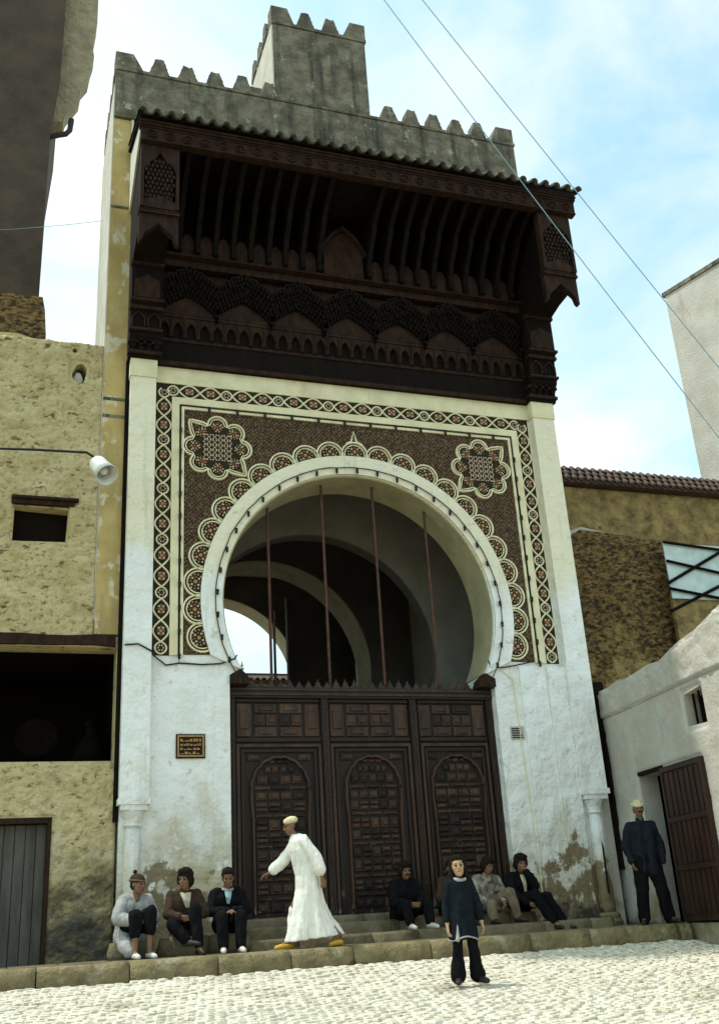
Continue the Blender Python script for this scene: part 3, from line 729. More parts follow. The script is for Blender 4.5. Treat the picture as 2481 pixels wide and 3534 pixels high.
# carved wings at both ends
def wing(x0, x1, inner):
    """x0..x1 width; inner = +1 when the inside of the canopy lies towards +x"""
    xc = (x0+x1)/2; w = x1-x0
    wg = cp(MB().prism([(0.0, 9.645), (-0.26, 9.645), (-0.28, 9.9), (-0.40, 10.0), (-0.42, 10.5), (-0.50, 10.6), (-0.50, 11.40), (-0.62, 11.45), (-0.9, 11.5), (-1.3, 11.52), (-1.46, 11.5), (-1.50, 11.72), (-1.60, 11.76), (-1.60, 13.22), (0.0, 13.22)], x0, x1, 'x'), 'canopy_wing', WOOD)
    def s(mb, name, m=WOODL): return gp(mb, name, m, False, wg)
    # mouldings across the wing front
    for (y, z, h) in ((-0.29, 9.70, .06), (-0.31, 9.90, .05), (-0.44, 10.08, .05), (-0.46, 10.50, .06), (-0.54, 10.62, .05), (-0.53, 11.38, .05)):
        s(MB().box(x0-.02, x1+.02, y-.03, y+.1, z, z+h), 'moulding')
    # little arcade and stalactite niche, lower stage
    m_ = MB()
    for k in range(2):
        xx = x0+w*(k+.5)/2
        m_.ribbon([(xx-w*.2, 10.16), (xx-w*.2, 10.33), (xx, 10.45), (xx+w*.2, 10.33), (xx+w*.2, 10.16)], .035, -0.40, -0.46)
    s(m_, 'arcade')
    s(MB().prism([(x0+.05, 10.70), (x1-.05, 10.70), (x1-.05, 11.05), (xc+.09, 11.12), (xc, 11.18), (xc-.09, 11.12), (x0+.05, 11.05)], -0.545, -0.49), 'panel')
    m_ = MB()
    for r_ in range(3):
        for c in range(4):
            xx = x0+w*(c+.5)/4; zz = 9.99-r_*.085-0.05*abs(c-1.5)
            m_.prism([(xx-.045, zz), (xx, zz-.05), (xx+.045, zz), (xx+.045, zz+.06), (xx-.045, zz+.06)], -0.37+.03*r_, -0.27)
    stuff(s(m_, 'stalactites', WOOD))
    # upper stage: hanging arch, carved stalactite field, frames
    ux0, ux1 = (x0-.02, x1+.10) if inner > 0 else (x0-.10, x1+.02); uc = (ux0+ux1)/2; uw = ux1-ux0
    s(MB().prism([(ux0, 11.10), (ux0+.05, 11.14), (ux0+.09, 11.28), (ux0+.16, 11.34), (uc, 11.52), (ux1-.16, 11.34), (ux1-.09, 11.28), (ux1-.05, 11.14), (ux1, 11.10), (ux1, 11.68), (ux0, 11.68)], -1.58, -1.46), 'hanging_arch')
    s(MB().box(ux0-.02, ux1+.02, -1.63, -1.46, 11.68, 11.72), 'moulding'); s(MB().box(ux0-.01, ux1+.01, -1.62, -1.46, 11.74, 11.77), 'moulding')
    for (a, b) in ((ux0, ux0+.06), (ux1-.06, ux1)): s(MB().box(a, b, -1.66, -1.5, 11.78, 13.08), 'panel_frame')
    s(MB().prism([(ux0+.06, 12.55), (ux0+.12, 12.68), (uc-.10, 12.78), (uc, 12.95), (uc+.10, 12.78), (ux1-.12, 12.68), (ux1-.06, 12.55), (ux1-.06, 13.08), (ux0+.06, 13.08)], -1.66, -1.5), 'panel_frame')
    m_ = MB(); rn = random.Random(5)
    for r_ in range(9):
        for c in range(7):
            xx = ux0+.08+(uw-.16)*(c+.5+.5*(r_ % 2)-.25)/7; zz = 12.02+r_*.085
            if zz > 12.48+0.36*(1-abs(xx-uc)/(uw/2)): continue
            q = .026
            m_.prism([(xx-q, zz), (xx, zz-.03), (xx+q, zz), (xx+q*.8, zz+.04), (xx, zz+.06), (xx-q*.8, zz+.04)], -1.605-.010*r_-rn.uniform(0, .02), -1.52)
    stuff(s(m_, 'stalactites'))
    s(MB().prism([(ux0+.06, 11.78), (ux1-.06, 11.78), (ux1-.06, 11.93), (uc, 12.03), (ux0+.06, 11.93)], -1.635, -1.5), 'panel')
wing(1.54, 2.08, 1); wing(9.28, 9.86, -1)
# plaster wedge in the sunlit tone on the flank behind the canopy's left end
gp(MB().prism([(0.0, 12.9), (-1.58, 13.45), (-1.58, 13.62), (-0.05, 14.2), (0.0, 15.1), (0.05, 15.1), (0.05, 12.9)], 1.50, 1.535, 'x'), 'flank_wedge', SIDEW)

# ---- passage behind the arch
def pwall(y0, y1, R_, zc, m, ms, zb=0.3):
    af = R(-24)
    pts = [(2.0, zb), (AC[0]-R_*math.cos(af), zb)] + arc(AC[0], zc, R_, math.pi-af, af, 48) + [(AC[0]+R_*math.cos(af), zb), (9.4, zb), (9.4, 10.6), (2.0, 10.6)]
    w = gp(MB().prism(pts, y0, y1), 'passage_wall', m)
    # lining of the arch, a separate coat of plaster
    a_ = arc(AC[0], zc, R_, math.pi-af, af, 48); b_ = arc(AC[0], zc, R_-0.025, af, math.pi-af, 48)
    gp(MB().prism(a_+b_, y0-.006, y1+.006), 'arch_lining', ms, False, w)
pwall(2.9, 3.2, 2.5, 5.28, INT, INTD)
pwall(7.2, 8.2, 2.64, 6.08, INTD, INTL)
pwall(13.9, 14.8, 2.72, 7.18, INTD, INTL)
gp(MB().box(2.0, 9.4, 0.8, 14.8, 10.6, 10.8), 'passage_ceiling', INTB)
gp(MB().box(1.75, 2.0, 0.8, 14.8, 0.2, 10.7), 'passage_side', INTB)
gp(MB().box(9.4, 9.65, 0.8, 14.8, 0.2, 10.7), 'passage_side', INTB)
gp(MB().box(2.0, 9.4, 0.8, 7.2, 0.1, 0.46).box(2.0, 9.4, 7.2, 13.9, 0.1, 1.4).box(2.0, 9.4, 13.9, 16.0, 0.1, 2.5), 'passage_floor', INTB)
gp(MB().box(7.2, 7.35, 10.9, 11.1, 1.4, 9.0).box(9.0, 9.15, 10.9, 11.1, 1.4, 9.0).box(7.35, 9.0, 10.95, 11.05, 1.4, 8.8), 'timber_screen', INTD)
# tie rods
for x in (4.07, 5.08, 6.06, 7.06):
    z1 = AC[1]+math.sqrt(RI**2-(x-AC[0])**2)+.02
    gp(MB().tube([(x, 0.32, 3.95), (x+.004, 0.32, (3.95+z1)/2), (x, 0.32, z1)], 0.026, 8), 'tie_rod', IRON)
gp(MB().tube([(4.78, 2.85, 4.0), (4.78, 2.85, 6.1)], 0.028, 8), 'tie_rod', IRON)

# ---- the door
DY = 0.26
door = gp(MB().box(3.30, 7.97, DY, DY+0.10, 0.45, 3.96), 'door', DOORW)
def dp(mb, name, m=DOORW): return gp(mb, name, m, False, door)
dp(MB().box(3.28, 7.99, DY-.10, DY+.12, 3.80, 3.97), 'lintel')
dp(MB().box(3.30, 7.97, DY-.125, DY-.10, 3.84, 3.87).box(3.30, 7.97, DY-.12, DY-.10, 3.92, 3.95), 'moulding', DOORP)
cm = MB().prism([(-.075, 0), (.075, 0), (.06, .05), (.04, .05), (.035, .1), (.015, .1), (0, .16), (-.015, .1), (-.035, .1), (-.04, .05), (-.06, .05)], -.03, .03).mesh('crest', DOORP)
for k in range(29): gl('crest', cm, (3.40+.16*k, DY, 3.97), door, (0, 0, 0), (1, 1, random.uniform(.75, 1.1)))
for x in (3.30, 4.86, 6.42, 7.85):
    w = .12 if x in (3.30, 7.85) else .12
    dp(MB().box(x, x+w, DY-.08, DY, 0.45, 3.80), 'stile')
    dp(MB().box(x+.03, x+.045, DY-.095, DY-.08, 0.45, 3.78).box(x+.075, x+.09, DY-.095, DY-.08, 0.45, 3.78), 'bead', DOORP)
PANELS = {}
DOORP2 = mat('faded_door_cedar', (0.085, 0.047, 0.028), (0.035, 0.02, 0.012), 7, bump=0.4, bscale=40, rough=0.65, stretch=(1, 1, 0.3))
prn = random.Random(77)
def panel(x0, x1, z0, z1, y=DY, m=None, depth=0.045):
    m = m or prn.choice((DOORP, DOORP, DOORP2, DOORW))
    key = (round(x1-x0, 3), round(z1-z0, 3), m.name, depth)
    if key not in PANELS:
        w, h = (x1-x0)/2, (z1-z0)/2; b = min(w, h)*.3
        q = MB(); q.bbox(-w, w, -depth*.7, 0, -h, h, min(.012, b)); q.bbox(-w*.62, w*.62, -depth*1.15, -depth*.7, -h*.55, h*.55, min(.012, b*.5))
        PANELS[key] = q.mesh('panel', m)
    gl('panel', PANELS[key], ((x0+x1)/2, y, (z0+z1)/2), door)
def rect_frame(x0, x1, z0, z1, t, y0, y1, m=DOORW, name='panel_frame'):
    dp(MB().prism([(x0, z0), (x1, z0), (x1, z1), (x0, z1), (x0, z0+t), (x0+t, z0+t), (x0+t, z1-t), (x1-t, z1-t), (x1-t, z0+t), (x0, z0+t-.0005)], y0, y1), name, m)
rnd = random.Random(12)
for b, xc in enumerate((4.14, 5.70, 7.20)):
    hw = 0.70 if b < 2 else 0.62
    # upper register
    dp(MB().box(xc-hw, xc+hw, DY-.05, DY, 3.10, 3.16).box(xc-hw, xc+hw, DY-.05, DY, 3.74, 3.79), 'rail')
    for (a0_, a1_) in ((-1, -.62), (-.58, -.02), (.02, .58), (.62, 1)):
        x0, x1 = xc+a0_*hw+.01, xc+a1_*hw-.01
        if a1_-a0_ < .45:
            panel(x0, x1, 3.18, 3.72)
        else:
            panel(x0, x1, 3.18, 3.34); panel(x0, x1, 3.56, 3.72); panel(x0, (x0+x1)/2-.01, 3.36, 3.54); panel((x0+x1)/2+.01, x1, 3.36, 3.54)
    # lower leaf: outer frame, arch, lattice of panels
    for (t0, y) in ((0.0, .06), (.075, .04)):
        x0, x1, z0, z1 = xc-hw+t0, xc+hw-t0, .47, 3.06-t0
        dp(MB().box(x0, x0+.05, DY-y, DY, z0, z1).box(x1-.05, x1, DY-y, DY, z0, z1).box(x0+.05, x1-.05, DY-y, DY, z1-.05, z1), 'panel_frame', DOORW if t0 else DOORP)
    aw = 0.46
    zc = 2.36
    pts = []
    for k in range(9):
        a = math.pi-math.pi*k/8
        for q in range(3):
            aa = a-(math.pi/8)*(q/3)*(1 if k < 8 else 0)
            rr = aw*(1.0+0.035*math.sin(q/3*math.pi))
            pts.append((xc+rr*math.cos(aa), zc+rr*math.sin(aa)*1.06))
    dp(MB().ribbon([(xc-aw*.97, .52), (xc-aw*.97, 1.9), (xc-aw*1.03, 2.2)]+pts+[(xc+aw*1.03, 2.2), (xc+aw*.97, 1.9), (xc+aw*.97, .52)], .06, DY, DY-.075), 'arch_moulding', DOORP)
    for s_ in (-1, 1):
        panel(xc+s_*.42-.10, xc+s_*.42+.10, 2.80, 2.90)
    z = .52; rows = [.15, .07, .17, .07, .20, .17, .06, .16, .18, .07, .16, .14, .07, .15, .13, .08, .12, .1]
    for r_, h in enumerate(rows):
        if z+h > 2.84: break
        top = z+h
        half = aw-.05 if top < zc else math.sqrt(max(.001, (aw-.03)**2-(min(top-zc, aw-.05)/1.06)**2))
        if half < .1: break
        nc = 3 if h < .10 else (5 if b == 1 else 4)
        for c in range(nc):
            x0 = xc-half+2*half*c/nc+.012; x1 = xc-half+2*half*(c+1)/nc-.012
            if h > .155 and rnd.random() < .6:
                panel(x0, x1, z+.012, z+h/2-.006); panel(x0, x1, z+h/2+.006, z+h-.012)
            else: panel(x0, x1, z+.012, z+h-.012)
        z = top+.018
stud = MB().sphere((0, 0, 0), 0.018, (1, .6, 1), 8, 5).mesh('stud', IRON, True)
for x in (3.36, 4.92, 6.48, 7.91):
    for k in range(14): gl('stud', stud, (x, DY-.083, .6+.235*k), door)
for x in (5.62, 7.12): dp(MB().tube([(x+.05*math.cos(a), DY-.10, 1.42+.05*math.sin(a)) for a in [2*math.pi*i/12 for i in range(12)]], .009, 5, None, True), 'ring_handle', IRON)
# worn scroll brackets at the door head
for s_, x in ((1, 3.30), (-1, 7.97)):
    gp(MB().prism([(x, 3.98), (x+s_*.32, 3.98), (x+s_*.30, 4.10), (x+s_*.17, 4.22), (x, 4.12)], -0.06, 0.2), 'scroll_bracket', WOODL)

# ------------------------------------------------------------------ light string over the gate
ls = tag(empty('light_string', (5.68, -0.06, 4.3)), 'black cable with lamp holders strung around the horseshoe arch and tile frame', 'light string')
def lsp(mb, name, m): 
    mb.v = [(p[0]-5.68, p[1]+0.06, p[2]-4.3) for p in mb.v]; return mb.build(name, m, ls)
apts = arc(AC[0], AC[1], RI+0.13, math.pi-a0+.02, a0-.02, 60)
lsp(MB().tube([(x+random.uniform(-.01, .01), -0.085, z+random.uniform(-.012, .012)) for x, z in apts], 0.009, 5), 'cable', BLACK)
bm_ = MB().lathe([(0.008, 0), (0.024, -.01), (0.028, -.04), (0.020, -.06), (0.026, -.08), (0.012, -.105)], 8).mesh('lamp_holder', BLACK, True)
for k in range(29):
    a = math.pi-a0+.05-(math.pi-2*a0+.1)*k/28
    link('lamp_holder', bm_, ls, (AC[0]+(RI+.11)*math.cos(a)-5.68, -0.045, AC[1]+(RI+.11)*math.sin(a)-4.3), (0, 0, 0))
fxl, fxr, ftz = i0+.15, i1-.15, it-.15
lsp(MB().tube([(fxl, -0.065, 4.3)]+[(fxl+random.uniform(-.008, .008), -0.06, 4.3+(ftz-4.3)*i/12) for i in range(1, 13)]+[(fxl+(fxr-fxl)*i/14, -0.06, ftz-.02*math.sin(math.pi*i*3/14)**2) for i in range(1, 15)]+[(fxr+random.uniform(-.008, .008), -0.06, ftz-(ftz-4.42)*i/12) for i in range(1, 13)], 0.007, 5), 'cable', BLACK)
for k in range(11):
    for xx in (fxl, fxr): link('lamp_holder', bm_, ls, (xx-5.68, -0.02, 4.45+.40*k-4.3))
for k in range(12): link('lamp_holder', bm_, ls, (fxl+.5+.5*k-5.68, -0.02, ftz-4.3))
lsp(MB().tube([(1.62, -0.23, 4.52), (1.82, -0.23, 4.54), (2.02, -0.22, 4.44), (2.09, -0.05, 4.40), (2.28, -0.03, 4.26), (2.50, -0.02, 4.30), (2.85, -0.03, 4.28), (3.15, -0.03, 4.30), (3.38, -0.06, 4.38), (3.41, -0.08, 4.44)], 0.014, 6), 'cable', BLACK)
lsp(MB().tube([(7.86, -0.08, 4.44), (7.92, -0.03, 4.33), (8.15, -0.02, 4.33), (8.4, -0.04, 4.37), (8.75, -0.06, 4.44)], 0.012, 6), 'cable', BLACK)
lsp(MB().tube([(8.08, -0.02, 4.33), (8.2, -0.03, 4.22), (8.33, -0.02, 4.12), (8.34, -0.02, 3.4), (8.40, -0.02, 1.6), (8.42, -0.02, .2)], 0.010, 5), 'cable', CREAM)

# ------------------------------------------------------------------ neighbouring houses
def holed(outer, holes, y0, y1, axis='y'):
    loops = [outer]+holes
    tris = tessellate_polygon([[Vector((p[0], p[1], 0)) for p in lp] for lp in loops])
    flat = [p for lp in loops for p in lp]; n = len(flat)
    P = (lambda p, a: (p[0], a, p[1])) if axis == 'y' else (lambda p, a: (a, p[0], p[1]))
    mb = MB(); vs = [P(p, y0) for p in flat]+[P(p, y1) for p in flat]
    fs = [tuple(t) for t in tris]+[tuple(i+n for i in t[::-1]) for t in tris]
    o_ = 0
    for lp in loops:
        k = len(lp); fs += [(o_+i, o_+(i+1) % k, o_+(i+1) % k+n, o_+i+n) for i in range(k)]; o_ += k
    return mb.add(vs, fs)
def jag(x0, x1, z, amp, n, seed):
    r = random.Random(seed); return [(x0+(x1-x0)*i/n, z+r.uniform(-amp, amp)) for i in range(n+1)]
lh = tag(empty('stucco_house', (0, 0.1, 0)), 'rough ochre stucco house with a dark open shop front, left of the gate', 'house')
def lp_(mb, name, m, parent=None, sm=False):
    mb.v = [(p[0], p[1]-0.1, p[2]) for p in mb.v]; return mb.build(name, m, parent or lh, sm)
rq = random.Random(21)
hole_round = [(0.76+(0.12+rq.uniform(-.02, .03))*math.cos(a), 9.40+(0.2+rq.uniform(-.03, .03))*math.sin(a)) for a in [2*math.pi*i/12 for i in range(12)]]
hole_small = [(0.66+(0.045)*math.cos(a), 9.85+0.05*math.sin(a)) for a in [2*math.pi*i/7 for i in range(7)]]
outer = [(-5, -0.15), (1.585, -0.15), (1.585, 4.70), (1.165, 4.74), (1.165, 10.0)] + jag(1.1, -5, 10.02, 0.06, 26, 4)
lp_(holed(outer, [[(-1.2, 2.80), (1.53, 2.80), (1.53, 4.56), (-1.2, 4.56)], [(-0.15, 6.26), (0.67, 6.28), (0.69, 6.84), (-0.15, 6.88)], hole_round, hole_small,
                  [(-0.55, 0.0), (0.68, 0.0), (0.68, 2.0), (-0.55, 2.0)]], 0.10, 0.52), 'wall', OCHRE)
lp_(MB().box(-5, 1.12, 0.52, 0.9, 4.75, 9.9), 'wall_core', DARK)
def lmask(u, v):
    if u > 1.165 and v > 4.74: return False
    for (a, b, c, d) in ((-1.2, 1.53, 2.80, 4.56), (-0.15, 0.68, 6.27, 6.88), (0.62, 0.90, 9.20, 9.62), (0.62, 0.70, 9.80, 9.90), (-0.55, 0.68, 0, 2.0)):
        if a-.01 < u < b+.01 and c-.01 < v < d+.01: return False
    return True
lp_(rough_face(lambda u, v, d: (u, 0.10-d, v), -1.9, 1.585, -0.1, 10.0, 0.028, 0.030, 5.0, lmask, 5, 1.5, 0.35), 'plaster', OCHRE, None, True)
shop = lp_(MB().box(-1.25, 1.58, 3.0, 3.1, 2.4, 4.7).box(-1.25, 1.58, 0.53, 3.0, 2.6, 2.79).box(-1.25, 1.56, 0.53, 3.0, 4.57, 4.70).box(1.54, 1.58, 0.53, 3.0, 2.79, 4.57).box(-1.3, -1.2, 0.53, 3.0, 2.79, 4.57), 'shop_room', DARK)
lp_(MB().prism(jag(-1.3, 1.50, 4.57, 0.012, 8, 1)+jag(1.50, -1.3, 4.73, 0.012, 8, 2), 0.02, 0.11), 'beam', WOODL)
lp_(MB().box(-0.2, 0.78, 0.02, 0.13, 6.88, 6.96), 'window_lintel', WOODL)
lp_(MB().box(-0.2, 0.84, -0.02, 0.13, 6.965, 7.01), 'window_lintel', WOODL)
lp_(MB().box(-0.15, 0.70, 0.35, 0.37, 6.25, 6.9), 'window_gloom_sheet', DARK)  # near-black sheet paints the unlit hollow behind the window
ds = lp_(MB().prism([(0.62, 0.0), (0.68, 0.0), (0.68, 2.0), (-0.55, 2.0), (-0.55, 1.92), (0.62, 1.92)], 0.06, 0.3), 'door_frame', WOODL)
ld = lp_(MB().box(-0.55, 0.62, 0.24, 0.28, 0.02, 1.92), 'door', DARK)
for k in range(8): lp_(MB().bbox(-0.55+.147*k, -0.55+.147*k+.14, 0.21+random.uniform(0, .012), 0.24, 0.02, 1.915, .008), 'plank', mat('grey_plank', (0.095, 0.09, 0.075), (0.05, 0.045, 0.038), 8, bump=.5, bscale=30, stretch=(1, 1, .15)), ld)
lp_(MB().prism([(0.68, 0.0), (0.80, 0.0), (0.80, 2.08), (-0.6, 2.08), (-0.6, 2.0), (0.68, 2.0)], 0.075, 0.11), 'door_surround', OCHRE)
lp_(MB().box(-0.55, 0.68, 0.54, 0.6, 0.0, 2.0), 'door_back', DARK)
m_ = MB().sphere((0.74, 0.22, 9.33), 0.12, (0.8, 0.7, 1.15), 8, 6); s_ = lp_(m_, 'lodged_stone', GREYW2); rough_mesh(s_.data, 0.02, 6)
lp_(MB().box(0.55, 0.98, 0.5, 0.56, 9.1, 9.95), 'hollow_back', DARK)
lp_(MB().prism([(-5, 10.0), (0.16, 10.0), (0.15, 10.8), (0.19, 11.6), (0.14, 12.2), (0.08, 12.5), (-5, 12.5)], 2.6, 3.0), 'roof_wall', ROUGHBROWN)
# things in the shop
bk_ = tag(MB().lathe([(0.30, 0), (0.33, .02), (0.34, .06), (0.30, .05), (0.02, .03)], 22, (0, 0, 0), 'y').build('tray', WOODL), 'round woven tray leaning inside the dark shop opening', 'tray')
bk_.data.materials[0] = mat('shaded_basket', (0.007, 0.005, 0.004), (0.004, 0.003, 0.002), 12, spec=0.0)  # tray colour blackened to carry the shade inside the shop
bk_.location = (0.42, 0.75, 3.28); bk_.rotation_euler = (R(-15), 0, 0)
sk = MB()
for i in range(9):
    z = 2.80+0.7*i/8; r = [.20, .25, .26, .25, .22, .17, .10, .07, .10][i]
    sk.v += [(1.22+r*math.cos(2*math.pi*k/14)*(1+.1*math.sin(k*3+i)), 0.85+r*.8*math.sin(2*math.pi*k/14), z) for k in range(14)]
sk.f += [(i*14+k, i*14+(k+1) % 14, (i+1)*14+(k+1) % 14, (i+1)*14+k) for i in range(8) for k in range(14)]+[tuple(range(14)), tuple(8*14+k for k in range(14))]
CLOTHB = mat('shaded_sacking', (0.008, 0.006, 0.004), (0.005, 0.004, 0.003), 8, spec=0.0, bump=0.4, bscale=60)  # sack colour blackened to carry the shop's inner shade
sko = sk.build('sack', CLOTHB, None, True); rough_mesh(sko.data, 0.06, 5)
tag(sko, 'tied brown sack standing in the dark shop opening', 'sack')

# bracket lamp over the shop
lamp = tag(empty('bracket_lamp', (-1.2, 0.05, 7.75)), 'white enamel lamp on a black iron bracket on the stucco house', 'lamp')
def la(mb, name, m, sm=False):
    mb.v = [(p[0]+1.2, p[1]-0.05, p[2]-7.75) for p in mb.v]; return mb.build(name, m, lamp, sm)
la(MB().tube([(-1.2, 0.09, 7.62), (-1.1, -0.3, 7.63), (0.1, -0.5, 7.60), (0.90, -0.55, 7.60), (1.00, -0.56, 7.53), (1.06, -0.57, 7.42)], 0.022, 8), 'arm', BLACK, True)
sh = la(MB().lathe([(0.06, .03), (0.12, 0), (0.14, -.05), (0.15, -.24), (0.185, -.43), (0.178, -.43), (0.14, -.24), (0.12, -.06), (0.02, -.05)], 20), 'shade', ENAMEL, True)
for v in sh.data.vertices: v.co -= Vector((1.2, -0.05, -7.75))
sh.location = (1.06+1.2, -0.57-0.05, 7.43-7.75); sh.rotation_euler = (R(-34), R(-26), 0)
bl = MB().lathe([(0.02, -.04), (0.03, -.12), (0.065, -.24), (0.06, -.32), (0.01, -.36)], 12).build('bulb', ENAMEL, lamp, True); bl.location = sh.location; bl.rotation_euler = sh.rotation_euler

# tall dark house beyond, upper left
th = tag(empty('dark_house', (-2, 5, 0)), 'tall dark house with corbelled eave rising at the upper left edge', 'house')
def tp(mb, name, m): 
    mb.v = [(p[0]+2, p[1]-5, p[2]) for p in mb.v]; return mb.build(name, m, th)
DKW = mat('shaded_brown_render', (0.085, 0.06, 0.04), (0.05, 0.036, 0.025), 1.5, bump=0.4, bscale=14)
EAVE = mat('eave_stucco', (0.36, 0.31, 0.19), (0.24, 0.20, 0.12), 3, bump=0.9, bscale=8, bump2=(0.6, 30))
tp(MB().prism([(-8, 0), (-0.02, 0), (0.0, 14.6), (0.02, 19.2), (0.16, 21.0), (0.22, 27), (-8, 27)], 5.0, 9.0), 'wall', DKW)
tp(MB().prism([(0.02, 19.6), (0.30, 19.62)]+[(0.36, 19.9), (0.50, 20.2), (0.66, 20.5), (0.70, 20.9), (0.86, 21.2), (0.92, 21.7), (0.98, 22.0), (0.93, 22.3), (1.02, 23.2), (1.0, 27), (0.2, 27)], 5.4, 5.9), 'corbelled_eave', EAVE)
tp(MB().tube([(0.02, 5.2, 18.9), (0.2, 5.2, 19.0), (0.38, 5.25, 19.12), (0.47, 5.3, 19.3), (0.50, 5.35, 19.7)], 0.07, 8), 'drain_pipe', BLACK)

# walled court with a tiled coping, right of the gate
rwl = tag(empty('tan_wall', (13.5, 3, 0)), 'weathered tan wall with tiled coping behind the gate on the right', 'wall')
def rp_(mb, name, m, sm=False):
    mb.v = [(p[0]-13.5, p[1]-3, p[2]) for p in mb.v]; return mb.build(name, m, rwl, sm)
rp_(MB().prism([(9.95, 0), (20, 0), (20, 9.40), (9.95, 9.40)], 3.0, 3.5), 'wall', WALLTAN)
rp_(MB().prism([(2.72, 9.40), (3.5, 9.40), (3.5, 9.95), (3.2, 9.95)], 9.95, 20, 'x'), 'coping', TILER)
ct = tile_mesh(0.075, 0.06, 0.24, 'coping_tile', TILER)
for r_ in range(3):
    for k in range(52):
        link('coping_tile', ct, rwl, (10.05+0.19*k+0.095*(r_ % 2)-13.5, 2.66+.17*r_-3, 9.42+.185*r_), (R(46), random.uniform(-.06, .06), random.uniform(-.05, .05)))
rp_(MB().prism([(9.95, 3.0), (13.44, 3.0)]+[(13.46, 5.67), (13.40, 6.4), (13.50, 7.0), (13.42, 7.76)]+[(12.4, 7.86), (11.4, 7.92), (11.3, 7.4), (11.2, 7.0), (9.95, 6.8)], 2.0, 3.0), 'rubble_block', ROUGHBROWN)
rp_(rough_face(lambda u, v, d: (u, 3.0-d, v), 9.96, 17.5, 3.0, 9.40, 0.05, 0.045, 2.6, lambda u, v: not (u < 13.4 and v < 7.6), 2), 'plaster', WALLTAN, True)
rp_(rough_face(lambda u, v, d: (u, 2.0-d, v), 9.96, 13.44, 3.0, 7.88, 0.038, 0.045, 3.2, lambda u, v: v < 7.86-.04*abs(u-11.4) and not (u < 11.3 and v > 6.8+(u-9.95)*.8), 7, 2.2, 0.3), 'rubble', ROUGHBROWN, True)
rp_(MB().prism([(10.9, 7.60), (11.3, 8.05), (11.8, 8.22), (12.5, 8.10), (13.2, 7.86), (13.4, 7.82), (11.4, 7.96), (11.2, 7.5)], 2.55, 3.0), 'sunlit_ledge', GREYW2)  # pale patch paints sunlight on the ledge above the rubble block

shed = tag(empty('lean_to_frame', (13.9, 1.5, 6)), 'small timber lean-to frame with pale sheeting beside the rubble wall', 'lean-to')
def sp_(mb, name, m): 
    mb.v = [(p[0]-13.9, p[1]-1.5, p[2]-6) for p in mb.v]; return mb.build(name, m, shed)
PALES = mat('pale_sheeting', (0.58, 0.70, 0.68), (0.45, 0.55, 0.52), 4, rough=0.5)
sp_(MB().box(13.12, 15.2, 1.55, 1.58, 6.3, 7.55), 'sheet', PALES)
for (a, b) in (((13.1, 7.12), (15.2, 6.78)), ((13.1, 7.55), (15.2, 7.40)), ((13.05, 6.62), (15.2, 7.75)), ((13.0, 6.0), (15.2, 7.0)), ((13.05, 6.5), (15.2, 6.2))):
    sp_(MB().tube([(a[0], 1.5, a[1]), (b[0], 1.5, b[1])], 0.035, 4), 'rafter', WOOD)
sp_(MB().box(13.15, 15.2, 1.6, 1.7, 0, 6.4), 'wall', WALLTAN)

# low white house in front on the right: its face runs along x = 10.04 + 0.1 y
wh = tag(empty('low_white_house', (10.04, 0, 0)), 'low grey-white house with an open wooden doorway at the right edge', 'house')
def wp(mb, name, m, sm=False, parent=None):
    """points given as (d, y, z): d metres behind the face"""
    mb.v = [(p[0]+0.1*p[1], p[1], p[2]) for p in mb.v]; return mb.build(name, m, parent or wh, sm)
top = jag(0.4, -8, 3.92, 0.03, 22, 9)
top = [(y, z+max(0, (-2.2-y))*0.16) for y, z in top]
wp(holed([(-8, -1.2), (0.4, -1.2)]+top, [[(-2.95, 0.02), (-0.98, 0.02), (-0.98, 2.29), (-2.95, 2.29)], [(-3.3, 2.75), (-2.76, 2.78), (-2.78, 3.25), (-3.3, 3.3)]], 0.0, 0.35, 'x'), 'wall', GREYW2)
cop = jag(0.4, -8, 3.42, 0.03, 30, 11); cop = [(y, z+max(0, (-2.2-y))*0.16) for y, z in cop]
t2 = [(y, z+0.012) for y, z in top][::-1]
wp(MB().prism([(y, z) for y, z in cop]+[(y, z) for y, z in t2], -0.03, 0.02, 'x'), 'parapet_band', GREYW2)
wp(rough_face(lambda u, v, d: (-d+.010, u, v), -4.2, 0.4, 0.0, 3.45, 0.045, 0.014, 2.2, lambda u, v: not (-2.97 < u < -.96 and v < 2.31) and not (-3.32 < u < -2.74 and 2.74 < v < 3.3), 4), 'plaster', GREYW2, True)
wp(rough_face(lambda u, v, d: (-0.03-d+.008, u, v), -4.2, 0.4, 3.42, 4.25, 0.035, 0.022, 3.5, lambda u, v: v < 3.90+max(0, -2.2-u)*.16+.05*math.sin(u*9)*math.sin(u*4.3), 6), 'parapet_plaster', GREYW2, True)
for k in range(3): wp(MB().box(0.10, 0.13, -3.2+.16*k, -3.17+.16*k, 2.75, 3.28), 'window_bar', WOOD)
wp(MB().box(0.3, 0.34, -3.35, -2.7, 2.7, 3.35), 'window_back', DARK)
wp(MB().box(0.35, 5, -8, 0.4, 3.2, 3.5), 'roof', GREYW2)
wp(MB().box(0.35, 5, 0.3, 0.4, -1, 3.2), 'end_wall', GREYW2)
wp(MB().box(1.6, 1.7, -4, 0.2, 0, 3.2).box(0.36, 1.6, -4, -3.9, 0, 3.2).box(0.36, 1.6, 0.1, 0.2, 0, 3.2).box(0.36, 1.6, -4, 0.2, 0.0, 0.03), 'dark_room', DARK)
REDW = mat('red_brown_door', (0.042, 0.018, 0.011), (0.02, 0.010, 0.007), 6, bump=0.4, bscale=40, stretch=(1, 1, .25), rough=.6)
dl = wp(MB().box(-0.05, 0.0, -3.05, -1.80, 0.05, 2.30), 'door_leaf', REDW)
